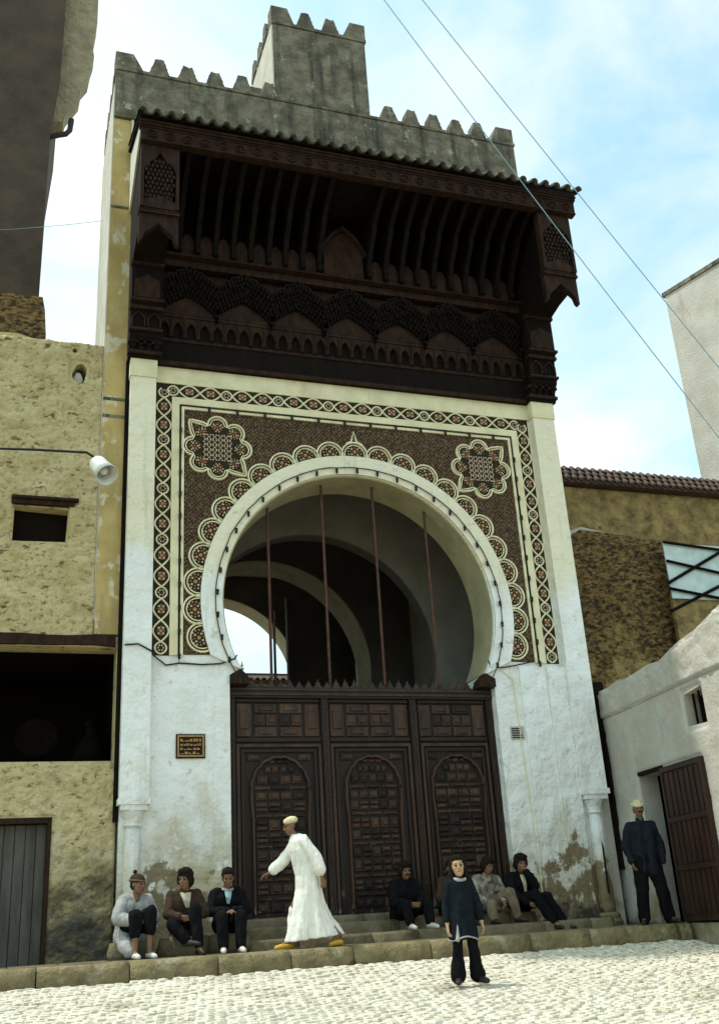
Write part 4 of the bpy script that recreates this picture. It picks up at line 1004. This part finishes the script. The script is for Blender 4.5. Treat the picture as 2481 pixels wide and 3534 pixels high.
for (z0, z1) in ((0.15, 0.75), (0.85, 1.45), (1.55, 2.2)):
    for k in range(7):
        y = -2.92+.15*k
        wp(MB().box(-0.075, -0.05, y, y+.11, z0, z1), 'panel', REDW, False, dl)
wp(MB().box(-0.085, -0.05, -3.05, -2.96, 0.05, 2.3).box(-0.085, -0.05, -1.86, -1.80, 0.05, 2.3).box(-0.085, -0.05, -2.96, -1.86, 2.22, 2.3).box(-0.085, -0.05, -2.96, -1.86, 1.46, 1.54).box(-0.085, -0.05, -2.96, -1.86, .76, .84), 'door_rail', REDW, False, dl)
wp(MB().box(-0.03, 0.04, -1.80, -0.98, 2.29, 2.35), 'lintel', WOOD)
wp(MB().tube([(-0.02, -1.9, 3.3), (-0.02, -2.0, 2.9), (-0.02, -1.95, 2.6), (-0.02, -2.05, 2.4)], 0.008, 5), 'wall_cable', WIRE)
gapd = tag(MB().box(9.93, 10.12, -0.02, 0.06, 0.9, 4.1).box(9.95, 10.02, -0.05, -0.02, 1.6, 3.2).build('plank_fence', WOOD), 'narrow dark plank fence closing the gap beside the right pilaster', 'fence')

# tall pale house far right
fh = tag(MB().prism([(0, 0), (0.29*9, -0.957*9), (0.29*9+0.957*6, -0.957*9+0.29*6), (0.957*6, 0.29*6)], 0, 17.53, 'z').build('pale_house', GREYW2), 'tall pale house corner at the far right above the tiled wall', 'house')
fh.location = (18.13, 6, 0)
MB().prism([(-.06, .06), (0.29*9-.06, -0.957*9-.06), (0.29*9+0.957*6+.06, -0.957*9+0.29*6-.06), (0.957*6+.06, 0.29*6+.06)], 17.53, 17.66, 'z').build('coping', GREYWALL, fh)
# tiled roof seen through the far arch
kr = tag(empty('courtyard_roof', (9, 20, 0)), 'tiled courtyard roof seen through the far arch of the passage', 'roof')
def kp(mb, name, m, sm=False):
    mb.v = [(p[0]-9, p[1]-20, p[2]) for p in mb.v]; return mb.build(name, m, kr, sm)
kp(MB().box(4, 16, 20.6, 24, 0, 8.75), 'wall', INTL)
kp(MB().prism([(19.9, 8.75), (24, 8.75), (22, 9.4), (20.3, 9.0)], 4, 16, 'x').box(4, 16, 21.5, 22.2, 9.2, 9.38), 'roof', TILER)
rt = tile_mesh(0.10, 0.08, 1.6, 'roof_tile', TILER)
for k in range(26): link('roof_tile', rt, kr, (6.5+.24*k-9, 19.85-20, 8.72), (R(17), 0, 0))
kp(MB().lathe([(0.05, 9.35), (0.09, 9.42), (0.03, 9.48), (0.06, 9.54), (0.01, 9.7)], 10, (8.1, 21.0, 0)), 'finial', INTL)

# overhead wires
def wire(name, pts, sag, label, r=0.009):
    a, b = Vector(pts[0]), Vector(pts[1]); n = 24
    P = [a.lerp(b, i/n)-Vector((0, 0, sag*4*(i/n)*(1-i/n))) for i in range(n+1)]
    tag(MB().tube([p-a for p in P], r, 5).build(name, WIRE), label, 'wire').location = a
wire('overhead_wire', ((3.3, -3.0, 20.2), (12.2, -3.0, 6.25)), 0.16, 'lower thin overhead wire crossing in front of the canopy')
wire('overhead_wire', ((4.2, -3.0, 19.95), (12.5, -3.0, 7.75)), 0.05, 'upper thin overhead wire crossing the sky past the canopy corner')
wire('overhead_wire', ((-3, 8, 17.6), (1.17, 1.8, 14.0)), 0.1, 'thin overhead wire running to the gate from the left', 0.006)

# ------------------------------------------------------------------ people
def cloth(name, c, c2=None, bs=35, bump=0.3):
    return mat(name, c, c2 or tuple(x*0.65 for x in c), 9, bump=bump, bscale=bs, rough=0.95, spec=0.06, coords='obj')
SKIN = mat('brown_skin', (0.20, 0.105, 0.060), (0.15, 0.075, 0.042), 14, rough=0.55, coords='obj')
SKINL = mat('light_skin', (0.42, 0.27, 0.15), (0.36, 0.21, 0.11), 14, rough=0.55, coords='obj')
HAIR = mat('black_hair', (0.012, 0.009, 0.008), (0.02, 0.015, 0.012), 40, bump=0.6, bscale=120, rough=0.9, spec=0.05, coords='obj')
EYE = mat('dark_eye', (0.012, 0.009, 0.007), rough=0.3)
LIP = mat('lips', (0.15, 0.065, 0.045), rough=0.5)
WHITEC = cloth('white_cotton', (0.78, 0.77, 0.71), (0.66, 0.64, 0.57), 18, 0.25)
CAPC = cloth('cream_knit', (0.66, 0.60, 0.38), (0.52, 0.45, 0.25), 90, 0.5)
NAVY = cloth('navy_wool', (0.010, 0.014, 0.018)); BLACKC = cloth('black_wool', (0.008, 0.008, 0.009)); CHAR = cloth('charcoal_wool', (0.020, 0.018, 0.017))
BROWNC = cloth('brown_wool', (0.055, 0.036, 0.024)); GREYC = cloth('pale_grey_wool', (0.36, 0.36, 0.345), (0.20, 0.20, 0.195))
CREAMC = cloth('cream_shirt', (0.58, 0.54, 0.38)); BLUEC = cloth('pale_blue_shirt', (0.36, 0.52, 0.58)); PATC = cloth('patterned_cotton', (0.34, 0.31, 0.25), (0.07, 0.06, 0.05))
INDIGO = cloth('indigo_drill', (0.016, 0.019, 0.027)); TAN = cloth('tan_drill', (0.20, 0.15, 0.10)); YEL = mat('yellow_leather', (0.62, 0.36, 0.03), (0.5, 0.27, 0.02), 20, rough=0.5)
SHOE = mat('dark_leather', (0.018, 0.014, 0.012), rough=0.5); PALESH = mat('pale_shoe', (0.55, 0.53, 0.48), rough=0.6)

def remesh(mb, name, m, voxel, smooth_it=3, fold=0.0, seed=0, fscale=(11, 11, 4)):
    me0 = bpy.data.meshes.new('tmp'); me0.from_pydata(mb.v, [], mb.f)
    bm = bmesh.new(); bm.from_mesh(me0); bmesh.ops.recalc_face_normals(bm, faces=bm.faces); bm.to_mesh(me0); bm.free()
    ob = bpy.data.objects.new('tmp', me0); col.objects.link(ob)
    md = ob.modifiers.new('r', 'REMESH'); md.mode = 'VOXEL'; md.voxel_size = voxel; md.use_smooth_shade = True
    if smooth_it:
        sm = ob.modifiers.new('s', 'SMOOTH'); sm.factor = 0.5; sm.iterations = smooth_it
    dg = bpy.context.evaluated_depsgraph_get(); dg.update()
    me = bpy.data.meshes.new_from_object(ob.evaluated_get(dg)); me.name = name
    bpy.data.objects.remove(ob); bpy.data.meshes.remove(me0)
    if fold:
        nr = [v.normal.copy() for v in me.vertices]
        for v, nn in zip(me.vertices, nr):
            p = Vector((v.co.x*fscale[0]+seed, v.co.y*fscale[1], v.co.z*fscale[2]))
            v.co += nn*fold*(noise.noise(p)+0.5*noise.noise(p*2.3))
    me.materials.clear(); me.materials.append(m)
    for p in me.polygons: p.use_smooth = True
    return me
V = Vector
def limb(mb, pts, rs):
    for i in range(len(pts)-1): mb.capsule(pts[i], pts[i+1], rs[i], rs[i+1])
def hand(mb, w, fwd, pal, s=1.0, curl=0.5, side=1):
    """w wrist, fwd direction of the hand, pal palm normal"""
    w, fwd, pal = V(w), V(fwd).normalized(), V(pal).normalized(); pal = (pal-fwd*pal.dot(fwd)).normalized(); sd = fwd.cross(pal)*side
    for k in (-1, 0, 1): mb.capsule(w+sd*.012*k*s, w+fwd*.08*s+sd*.024*k*s, .018*s, .014*s, 8)
    for k, L in enumerate((.070, .080, .075, .058)):
        b = w+fwd*.085*s+sd*(-.033+.022*k)*s
        d1 = (fwd+pal*curl*.6).normalized(); d2 = (fwd*.6+pal*curl*1.4).normalized()
        m1 = b+d1*L*.55*s; e = m1+d2*L*.5*s
        mb.capsule(b, m1, .0095*s, .0088*s, 7); mb.capsule(m1, e, .0088*s, .0075*s, 7)
    b = w+fwd*.025*s-sd*.022*s; m1 = b+(fwd*.7-sd*.8+pal*.3).normalized()*.04*s; e = m1+(fwd+pal*.5-sd*.1).normalized()*.032*s
    mb.capsule(b, m1, .012*s, .010*s, 7); mb.capsule(m1, e, .010*s, .008*s, 7)
def head_shapes(mb, Mh, s):
    T = lambda p: Mh @ (V(p)*s)
    rot = Mh.to_3x3().normalized()
    mb.sphere(T((0, .012, .028)), s, (.076, .096, .098), 16, 10, rot)
    mb.sphere(T((0, -.022, -.03)), s, (.062, .070, .088), 14, 10, rot)
    mb.sphere(T((0, -.052, -.088)), s, (.034, .030, .026), 10, 7, rot)
    mb.capsule(T((0, -.090, .012)), T((0, -.108, -.026)), .009*s, .014*s, 8)
    mb.capsule(T((-.038, -.080, .030)), T((.038, -.080, .030)), .014*s, .014*s, 8)
    mb.capsule(T((-.020, -.083, -.062)), T((.020, -.083, -.062)), .011*s, .011*s, 8)
    for q in (-1, 1):
        mb.sphere(T((.075*q, .008, -.008)), s, (.012, .022, .032), 8, 6, rot)
        mb.sphere(T((.040*q, -.068, -.022)), s, (.022, .02, .022), 8, 6, rot)
def person(label, loc, rz, J, skin=SKIN, hs=1.0, head_rot=(0, 0, 0), hair='short', garments=(), shoes=SHOE, group=None, hands=None, bare_legs=False, voxel=.008, moustache=False, bs=1.0):
    root = tag(empty('person', loc, None, rz), label, 'person', group)
    J = {k: V(v) for k, v in J.items()}
    Mh = Matrix.Translation(J['head']) @ (Matrix.Rotation(head_rot[2], 4, 'Z') @ Matrix.Rotation(head_rot[0], 4, 'X') @ Matrix.Rotation(head_rot[1], 4, 'Y'))
    b = MB()
    P, C, N = J['pelvis'], J['chest'], J['neck']
    ax = (J['sr']-J['sl']).normalized()
    for q in (-1, 1):
        limb(b, [P+ax*.06*q*bs, (P+C)/2+ax*.05*q*bs, C+ax*.065*q*bs], [.10*bs, .092*bs, .10*bs])
    b.capsule(J['sl'], J['sr'], .055*bs, .055*bs); b.capsule(J['hl'], J['hr'], .10*bs, .10*bs)
    b.capsule(N-V((0, 0, .05)), J['head']-V((0, 0, .03)), .056*bs, .05*bs)
    for q in 'lr':
        limb(b, [J['s'+q], J['e'+q], J['w'+q]], [.05*bs, .040*bs, .027])
        limb(b, [J['h'+q], J['k'+q], J['a'+q]], [.078*bs, .055*bs, .037*bs])
        limb(b, [J['a'+q]+V((0, .03, -.02)), J['a'+q], J['t'+q]], [.035, .036, .026])
        d = (J['w'+q]-J['e'+q]).normalized()
        hd = (hands or {}).get(q, {})
        hand(b, J['w'+q]+d*.01, hd.get('fwd', d), hd.get('pal', V((1 if q == 'l' else -1, 0, 0))), 0.95, hd.get('curl', .6), 1 if q == 'l' else -1)
    head_shapes(b, Mh, hs)
    link('body', remesh(b, 'body', skin, voxel, 2), root)
    T = lambda p: Mh @ (V(p)*hs)
    rot = Mh.to_3x3().normalized()
    for q in (-1, 1):
        MB().sphere(T((.031*q, -.084, .006)), hs, (.015, .009, .0085), 8, 6, rot).build('eye', EYE, root, True)
        MB().capsule(T((.016*q, -.096, .034)), T((.050*q, -.082, .036)), .0038*hs, .003*hs, 6).build('eyebrow', HAIR, root, True)
    MB().capsule(T((-.022, -.093, -.060)), T((.022, -.093, -.060)), .0048*hs, .0048*hs, 6).build('lips', LIP, root, True)
    if moustache: MB().capsule(T((-.028, -.095, -.046)), T((.028, -.095, -.046)), .008*hs, .008*hs, 6).build('moustache', HAIR, root, True)
    hb = MB()
    if hair == 'short':
        hb.sphere(T((0, .028, .048)), hs, (.087, .100, .095), 16, 10, rot); hb.sphere(T((0, .06, -.005)), hs, (.078, .060, .085), 14, 8, rot)
        hb.sphere(T((0, -.045, .098)), hs, (.066, .050, .040), 12, 8, rot)
    elif hair == 'thick':
        hb.sphere(T((0, .022, .062)), hs, (.100, .110, .100), 16, 10, rot); hb.sphere(T((0, .06, -.005)), hs, (.095, .065, .10), 14, 8, rot)
        hb.sphere(T((0, -.05, .105)), hs, (.08, .06, .045), 12, 8, rot)
        for q in (-1, 1): hb.sphere(T((.085*q, .0, .015)), hs, (.025, .05, .075), 10, 7, rot)
    elif hair == 'long':
        hb.sphere(T((0, .030, .050)), hs, (.088, .098, .092), 16, 10, rot); hb.sphere(T((0, .065, -.03)), hs, (.092, .055, .13), 14, 8, rot); hb.sphere(T((0, -.030, .098)), hs, (.070, .056, .042), 12, 8, rot)
        for q in (-1, 1): hb.capsule(T((.078*q, .005, .05)), T((.085*q, .02, -.11)), .026*hs, .030*hs)
    elif hair in ('cap', 'turban', 'knit'):
        hb.sphere(T((0, .045, .0)), hs, (.074, .065, .075), 14, 8, rot)
    if hb.v: link('hair', remesh(hb, 'hair', HAIR, .007, 2, .010, 3, (55, 55, 55)), root)
    if hair in ('cap', 'turban'):
        cb = MB()
        if hair == 'cap': cb.sphere(T((0, .012, .074)), hs, (.086, .106, .062), 16, 10, rot)
        else:
            for k in range(14):
                a = 2*math.pi*k/14; a2 = 2*math.pi*(k+1)/14
                cb.capsule(T((.076*math.cos(a), .012+.096*math.sin(a), .062-.025*math.sin(a)*-1)), T((.076*math.cos(a2), .012+.096*math.sin(a2), .062+.025*math.sin(a2))), .026*hs, .026*hs, 8)
            cb.sphere(T((0, .012, .085)), hs, (.080, .098, .050), 16, 8, rot)
        link('cap', remesh(cb, 'cap', CAPC, .009, 2, .005, 1, (30, 30, 60)), root)
    if hair == 'knit':
        cb = MB(); cb.sphere(T((0, .02, .055)), hs, (.092, .112, .085), 16, 10, rot)
        hat = link('knit_hat', remesh(cb, 'knit_hat', BROWNC, .009, 2), root)
        MB().sphere(T((-.03, .05, .155)), .028*hs).build('pompom', HAIR, hat, True)
        MB().tube([T((.094*math.cos(2*math.pi*i/20), .02+.114*math.sin(2*math.pi*i/20), .045)) for i in range(20)], .008, 6, None, True).build('hat_band', TAN, hat, True)
    for gi, g in enumerate(garments):
        kind, gm = g[0], g[1]; kw = g[2] if len(g) > 2 else {}
        mb = MB(); nm = kind
        if kind == 'jacket' or kind == 'shirt':
            e = kw.get('ease', .022)
            for q in (-1, 1):
                limb(mb, [P+ax*.07*q-V((0, 0, kw.get('drop', .02))), (P+C)/2+ax*.065*q, C+ax*.075*q], [.112+e, .10+e, .107+e])
            mb.capsule(J['sl'], J['sr'], .063+e*.6, .063+e*.6); mb.capsule(N-V((0, 0, .06)), N-V((0, 0, .01)), .07+e*.4, .062+e*.3)
            for q in 'lr':
                sl = kw.get('sleeve', .96)
                limb(mb, [J['s'+q], J['e'+q], J['e'+q].lerp(J['w'+q], sl)], [.058+e*.8, .052+e*.7, .042+e*.6])
        elif kind == 'trousers':
            e = kw.get('ease', .02)
            ts = kw.get('ts', 1.0); mb.capsule(J['hl'], J['hr'], (.108+e*.7)*ts, (.108+e*.7)*ts)
            mb.capsule(P+ax*.04, P-ax*.04+V((0, 0, .08*ts-.03*(ts < 1))), (.105+e*.5)*ts, (.10+e*.5)*ts)
            for q in 'lr':
                hem = kw.get('hem', .97)
                limb(mb, [J['h'+q], J['k'+q], J['k'+q].lerp(J['a'+q], hem)], [(.088+e)*ts, (.066+e)*ts, kw.get('flare', .058)+e*.6])
        elif kind == 'shirt_front':
            fr = kw['front']
            h_ = kw.get('half', .045); bt = C+V(fr)+V((0, -.012, -kw.get('len', .05)))
            for q in (-1, -.35, .35, 1):
                limb(mb, [N+V((h_*q, -.062, -.045)), (N+V((h_*q, -.062, -.045))).lerp(bt, .5)+V((0, -.022, 0)), bt+V((h_*.25*q, 0, 0))], [.018, .022, .016])
            nm = 'shirt'
        elif kind == 'collar':
            mb.tube([N+V((.068*math.cos(a), -.008+.068*math.sin(a), -.012+.02*math.sin(a))) for a in [2*math.pi*i/16 for i in range(16)]], .020, 7, None, True)
        elif kind == 'custom':
            kw['fn'](mb, J); nm = kw['name']
        link(nm, remesh(mb, nm, gm, kw.get('voxel', .011), kw.get('smooth', 3), kw.get('fold', .017), gi*7+loc[0], kw.get('fscale', (13, 13, 5))), root)
    if shoes:
        for q in 'lr':
            mb = MB(); a, t = J['a'+q], J['t'+q]; d = (t-a); d.z = 0; d.normalize()
            limb(mb, [V((a.x, a.y, t.z+.012))-d*.035, V((a.x, a.y, t.z+.012))+d*.05, V(t)+d*.03-V((0, 0, .004))], [.041, .042, .031])
            link('shoe', remesh(mb, 'shoe', shoes, .009, 2), root)
    return root

# --- the man in white, striding to the left
J = dict(pelvis=(0, .0, .92), chest=(0, -.09, 1.25), neck=(0, -.15, 1.45), head=(0, -.215, 1.575),
         sl=(-.17, -.11, 1.39), sr=(.17, -.10, 1.39), el=(-.24, -.28, 1.15), wl=(-.24, -.47, .99), er=(.25, .06, 1.13), wr=(.25, .13, .88),
         hl=(-.09, 0, .90), hr=(.09, 0, .90), kl=(-.10, -.20, .50), al=(-.10, -.27, .09), tl=(-.11, -.41, .035), kr=(.10, .10, .50), ar=(.10, .36, .16), tr=(.11, .28, .035))
def robe(mb, J):
    rings = [(1.475, -.145, .070, .072), (1.42, -.125, .105, .14), (1.37, -.11, .135, .20), (1.25, -.09, .15, .215), (1.08, -.045, .158, .20), (.92, -.005, .168, .195), (.75, .01, .185, .20), (.58, .0, .225, .205), (.40, .015, .275, .21), (.25, .04, .345, .225), (.12, .055, .40, .235)]
    n = 48; vs = []
    for i, (z, cy, ry, rx) in enumerate(rings):
        g = max(0, (1.0-z))
        for k in range(n):
            a = 2*math.pi*k/n
            f = 1+g*(.07*math.sin(5*a+.8)+.05*math.sin(9*a+z*3)+.03*math.sin(14*a))
            yy = cy+ry*math.cos(a)*f; xx = rx*math.sin(a)*f
            if z < .8: xx *= 1-.28*g*math.exp(-((yy-cy+.05)/.09)**2)      # cloth sinks between the legs
            vs.append((xx, yy, z+(.03*math.cos(a) if z < .2 else 0)))
    m = len(rings); fs = [(i*n+k, i*n+(k+1) % n, (i+1)*n+(k+1) % n, (i+1)*n+k) for i in range(m-1) for k in range(n)]+[tuple(range(n)), tuple((m-1)*n+k for k in range(n))]
    mb.add(vs, fs)
    limb(mb, [(-.16, -.11, 1.37), (-.23, -.27, 1.14), (-.235, -.42, 1.03)], [.085, .085, .075])
    limb(mb, [(.16, -.09, 1.365), (.23, .05, 1.14), (.25, .105, .98)], [.088, .086, .088])
person('man in a white robe and cream cap striding left past the door', (4.02, -1.62, 0.035), R(-90), J, SKIN, 1.0, (R(12), 0, 0), 'cap',
       [('custom', WHITEC, dict(fn=robe, name='robe', fold=.014, fscale=(12, 12, 1.8), voxel=.010, smooth=4)),
        ('custom', WHITEC, dict(fn=lambda mb, J: [limb(mb, [J['k'+q], V(J['k'+q]).lerp(J['a'+q], .7)], [.055, .045]) for q in 'lr'], name='trousers'))], YEL,
       hands={'l': dict(fwd=(0, -.9, -.35), pal=(.5, .2, -.8), curl=.35), 'r': dict(fwd=(0, .15, -1), pal=(-1, 0, 0), curl=1.0)}, bs=.86)
# --- girl in the street
J = dict(pelvis=(0, .02, .72), chest=(0, .0, 1.0), neck=(0, -.01, 1.15), head=(-.01, -.03, 1.265), sl=(-.12, 0, 1.09), sr=(.12, 0, 1.09),
         el=(-.185, .03, .86), wl=(-.19, -.01, .65), er=(.20, .02, .87), wr=(.215, -.03, .66), hl=(-.075, .02, .70), hr=(.075, .02, .70),
         kl=(-.09, -.01, .39), al=(-.10, .03, .07), tl=(-.14, -.11, .035), kr=(.10, .0, .39), ar=(.14, .05, .07), tr=(.19, -.07, .035))
def tunic(mb, J):
    rings = [(1.165, -.01, .050, .055), (1.12, -.005, .075, .11), (1.05, .0, .092, .14), (.90, .0, .095, .130), (.75, .01, .112, .145), (.60, .012, .130, .165), (.48, .015, .142, .178)]
    n = 40; vs = []
    for (z, cy, ry, rx) in rings:
        g = max(0, 1.0-z)
        for k in range(n):
            a = 2*math.pi*k/n; f = 1+g*(.10*math.sin(6*a+.5)+.06*math.sin(11*a))
            vs.append((rx*math.cos(a)*f, cy+ry*math.sin(a)*f, z+(.02*math.sin(3*a) if z < .5 else 0)))
    m = len(rings); mb.add(vs, [(i*n+k, i*n+(k+1) % n, (i+1)*n+(k+1) % n, (i+1)*n+k) for i in range(m-1) for k in range(n)]+[tuple(range(n)), tuple((m-1)*n+k for k in range(n))])
    for q in 'lr': limb(mb, [J['s'+q], J['e'+q], J['e'+q].lerp(J['w'+q], .80)], [.052, .047, .047])
def hem(mb, J):
    mb.tube([(.180*math.cos(a)*(1+.05*math.sin(6*a+.5)), .015+.145*math.sin(a)*(1+.05*math.sin(6*a+.5)), .485+.02*math.sin(3*a)) for a in [2*math.pi*i/40 for i in range(40)]], .011, 6, None, True)
person('girl in a dark tunic and trousers standing in the street', (5.14, -4.2, -0.415), R(-8), J, SKINL, 0.98, (R(-6), R(-6), R(-10)), 'long',
       [('custom', NAVY, dict(fn=tunic, name='tunic', fold=.010)), ('custom', GREYC, dict(fn=hem, name='tunic_hem', fold=0, voxel=.008, smooth=1)), ('custom', GREYC, dict(fn=lambda mb, J: limb(mb, [V((-.085, -.085, .66)), V((-.095, -.098, .56)), V((-.105, -.102, .475))], [.008, .018, .026]), name='shirt', fold=.003, voxel=.008, smooth=1)),
        ('trousers', BLACKC, dict(ease=.012, flare=.082, hem=.93, ts=.74)), ('collar', GREYC, dict(fold=.004, voxel=.008))], SHOE, bs=.72)

# --- seated people
def seat(sh, f=0.0, kx=.14, lean=0.0, ky=-.42, ay=-.46, kz=None, hx=0.0, wx=.08, wz=.26, wy=-.36):
    kz = sh+.17 if kz is None else kz
    return dict(pelvis=(0, .02, sh+.09), chest=(hx*.5, -.05+lean*.5, sh+.38), neck=(hx*.9, -.10+lean, sh+.54), head=(hx, -.145+lean*1.2, sh+.665),
                sl=(-.17+hx*.7, -.06+lean*.8, sh+.475), sr=(.17+hx*.7, -.06+lean*.8, sh+.475), el=(-.25, -.17, sh+.24), wl=(-wx, wy, sh+wz), er=(.25, -.17, sh+.24), wr=(wx, wy, sh+wz),
                hl=(-.09, .01, sh+.09), hr=(.09, .01, sh+.09), kl=(-kx, ky, kz), al=(-kx*.9, ay, f+.075), tl=(-kx, ay-.14, f+.035), kr=(kx, ky, kz), ar=(kx*.9, ay, f+.075), tr=(kx, ay-.14, f+.035))
def stone_seat(x, y, w, d, h, seed, label, m=PAVE):
    mb = MB(); n = 14; vs = []
    rr = random.Random(seed)
    for (z, s) in ((0, 1.0), (h*.35, 1.03), (h*.75, .98), (h*.95, .90), (h, .78)):
        for k in range(n):
            a = 2*math.pi*k/n; q = (abs(math.cos(a))**3+abs(math.sin(a))**3)**(-1/3)
            vs.append((w/2*math.cos(a)*q*s+rr.uniform(-.012, .012), d/2*math.sin(a)*q*s+rr.uniform(-.012, .012), z+rr.uniform(-.008, .008)))
    mb.add(vs, [(i*n+k, i*n+(k+1) % n, (i+1)*n+(k+1) % n, (i+1)*n+k) for i in range(4) for k in range(n)]+[tuple(range(n)), tuple(4*n+k for k in range(n))])
    o = tag(mb.build('stone_block', m, None, True), label, 'stone block'); o.location = (x, y, 0.035); return o
stone_seat(1.70, -1.02, .55, .42, .22, 1, 'low stone block under the man in the knit hat')
stone_seat(2.42, -1.05, .72, .46, .25, 2, 'dark low stone block under the man with the cream shirt')
stone_seat(3.02, -1.05, .60, .46, .25, 3, 'dark low stone block under the man with clasped hands')
FRONT = (0, -.095, .02)
J = seat(.26, 0, kx=.11, hx=.02, kz=.56, ky=-.36, ay=-.40, wx=.10, wz=.22, wy=-.30); J['kl'] = V((-.08, -.34, .52))
def wrap(mb, J):
    for q in (-1, 1): limb(mb, [V(J['pelvis'])+V((.08*q, .02, -.06)), V(J['chest'])+V((.075*q, 0, 0))], [.16, .135])
    mb.capsule(J['sl'], J['sr'], .085, .085)
    for q in 'lr': limb(mb, [J['s'+q], J['e'+q], V(J['e'+q]).lerp(J['w'+q], .9)], [.085, .088, .075])
    limb(mb, [V(J['pelvis'])+V((-.12, -.05, -.05)), V((-.16, -.25, .16)), V((-.15, -.33, .10))], [.13, .10, .07])
person('seated man in a pale grey wrap and knit hat at the far left', (1.72, -1.08, 0.035), R(14), J, SKIN, 1.03, (R(4), R(6), R(28)), 'knit',
       [('custom', GREYC, dict(fn=wrap, name='wrap', fold=.018, fscale=(9, 9, 4))), ('trousers', BLACKC, dict(hem=.45, ease=.03))], PALESH)
J = seat(.29, 0, kx=.12, hx=-.02, wx=.12, wz=.20, wy=-.30); J['kr'] = V((.06, -.40, .56)); J['ar'] = V((.10, -.46, .10)); J['kl'] = V((-.22, -.36, .40)); J['al'] = V((-.06, -.44, .18)); J['tl'] = V((.06, -.52, .15))
person('seated man in a dark suit and cream shirt looking left', (2.42, -1.08, 0.035), R(2), J, SKIN, 1.05, (R(2), 0, R(-38)), 'thick',
       [('jacket', BROWNC, {}), ('trousers', BLACKC, dict(hem=.9)), ('shirt_front', CREAMC, dict(front=(.02, -.10, .0), len=.06, half=.06, fold=.004))], SHOE)
J = seat(.29, 0, kx=.13, wx=.045, wz=.24, wy=-.36)
person('seated man in a black jacket with clasped hands, head bowed', (3.00, -1.08, 0.035), R(-3), J, SKIN, 1.0, (R(16), 0, R(-4)), 'short',
       [('jacket', BLACKC, {}), ('trousers', BLACKC, dict(hem=.95)), ('shirt_front', BLUEC, dict(front=(0, -.10, .0), len=.04, half=.035, fold=.003)), ('collar', GREYC, dict(fold=.003, voxel=.008))], PALESH,
       hands={'l': dict(fwd=(1, -.3, -.1), pal=(0, .3, -1), curl=.8), 'r': dict(fwd=(-1, -.3, -.1), pal=(0, .3, -1), curl=.8)})
J = seat(.30, .14, kx=.18, wx=.10, wz=.20, ay=-.50)
person('bearded man in black sitting on the step before the middle door', (5.80, -.50, 0.03), R(8), J, SKIN, 1.0, (R(2), 0, R(-8)), 'thick',
       [('jacket', BLACKC, dict(ease=.04)), ('trousers', BLACKC, dict(hem=.85))], PALESH, moustache=True)
J = seat(.32, .14, kx=.15)
person('seated man in dark clothes half hidden behind the girl', (6.62, -.42, 0.03), R(0), J, SKIN, 1.0, (R(2), 0, R(-12)), 'short',
       [('jacket', BROWNC, {}), ('trousers', BLACKC, {})], SHOE)
J = seat(.32, .14, kx=.14, hx=-.02, lean=-.06, wx=.12, wz=.10, wy=-.38); J['kr'] = V((.24, -.36, .58)); J['ar'] = V((.34, -.36, .22)); J['tr'] = V((.40, -.46, .18)); J['kl'] = V((-.12, -.40, .42)); J['al'] = V((-.16, -.50, .22))
person('boy in a pale patterned shirt sitting among the group on the step', (7.18, -.46, 0.03), R(4), J, SKIN, .96, (R(14), R(8), R(14)), 'thick',
       [('shirt', PATC, dict(ease=.018, sleeve=.6)), ('trousers', TAN, dict(hem=.88))], SHOE)
J = seat(.33, .02, kx=.12, hx=-.03, lean=-.02, wx=.10, wz=.10); J['er'] = V((.12, -.30, .66)); J['wr'] = V((-.01, -.27, .88)); J['kr'] = V((.22, -.42, .48)); J['ar'] = V((.36, -.58, .10)); J['tr'] = V((.44, -.69, .04)); J['kl'] = V((.0, -.44, .52)); J['al'] = V((.16, -.62, .12)); J['tl'] = V((.18, -.76, .05))
person('man in a dark coat resting his cheek on his hand beside the right pier', (7.76, -.50, 0.03), R(6), J, SKIN, 1.04, (R(6), R(6), R(-8)), 'thick',
       [('jacket', BLACKC, dict(ease=.026)), ('trousers', BLACKC, dict(hem=.93, ease=.026)), ('shirt_front', CREAMC, dict(front=(.02, -.10, .0), len=.12, half=.03, fold=.003))], SHOE,
       hands={'r': dict(fwd=(-.2, .1, 1), pal=(0, .9, .1), curl=.4)})
# --- the man by the low white house
J = dict(pelvis=(0, 0, .95), chest=(0, -.01, 1.30), neck=(0, -.01, 1.52), head=(.0, -.03, 1.665), sl=(-.175, 0, 1.41), sr=(.175, 0, 1.41),
         el=(-.27, .03, 1.14), wl=(-.24, -.06, .90), er=(.27, .03, 1.14), wr=(.25, -.02, .88), hl=(-.10, 0, .92), hr=(.10, 0, .92),
         kl=(-.13, -.03, .50), al=(-.15, .01, .08), tl=(-.22, -.15, .035), kr=(.17, -.03, .50), ar=(.24, .02, .08), tr=(.31, -.13, .035))
person('standing man in an indigo jacket and white cap by the open doorway', (9.33, -1.72, 0.035), R(-14), J, SKIN, 1.04, (R(0), 0, R(-6)), 'turban',
       [('jacket', INDIGO, dict(ease=.024, drop=.16)), ('trousers', BLACKC, dict(ease=.035, flare=.07))], SHOE, moustache=True)

# groups of things that repeat
for o in col.objects:
    if o.parent is None and 'label' in o:
        if o['category'] == 'stone block': o['group'] = 'stone blocks used as seats by the wall'
        if o['category'] == 'wire': o['group'] = 'overhead wires'
        if o['category'] == 'person':
            lb = o['label']
            if lb.startswith('seated man in') and 'behind' not in lb: o['group'] = 'men seated on stone blocks left of the door'
            elif 'step' in lb or 'cheek' in lb or 'hidden' in lb: o['group'] = 'people seated on the door steps'
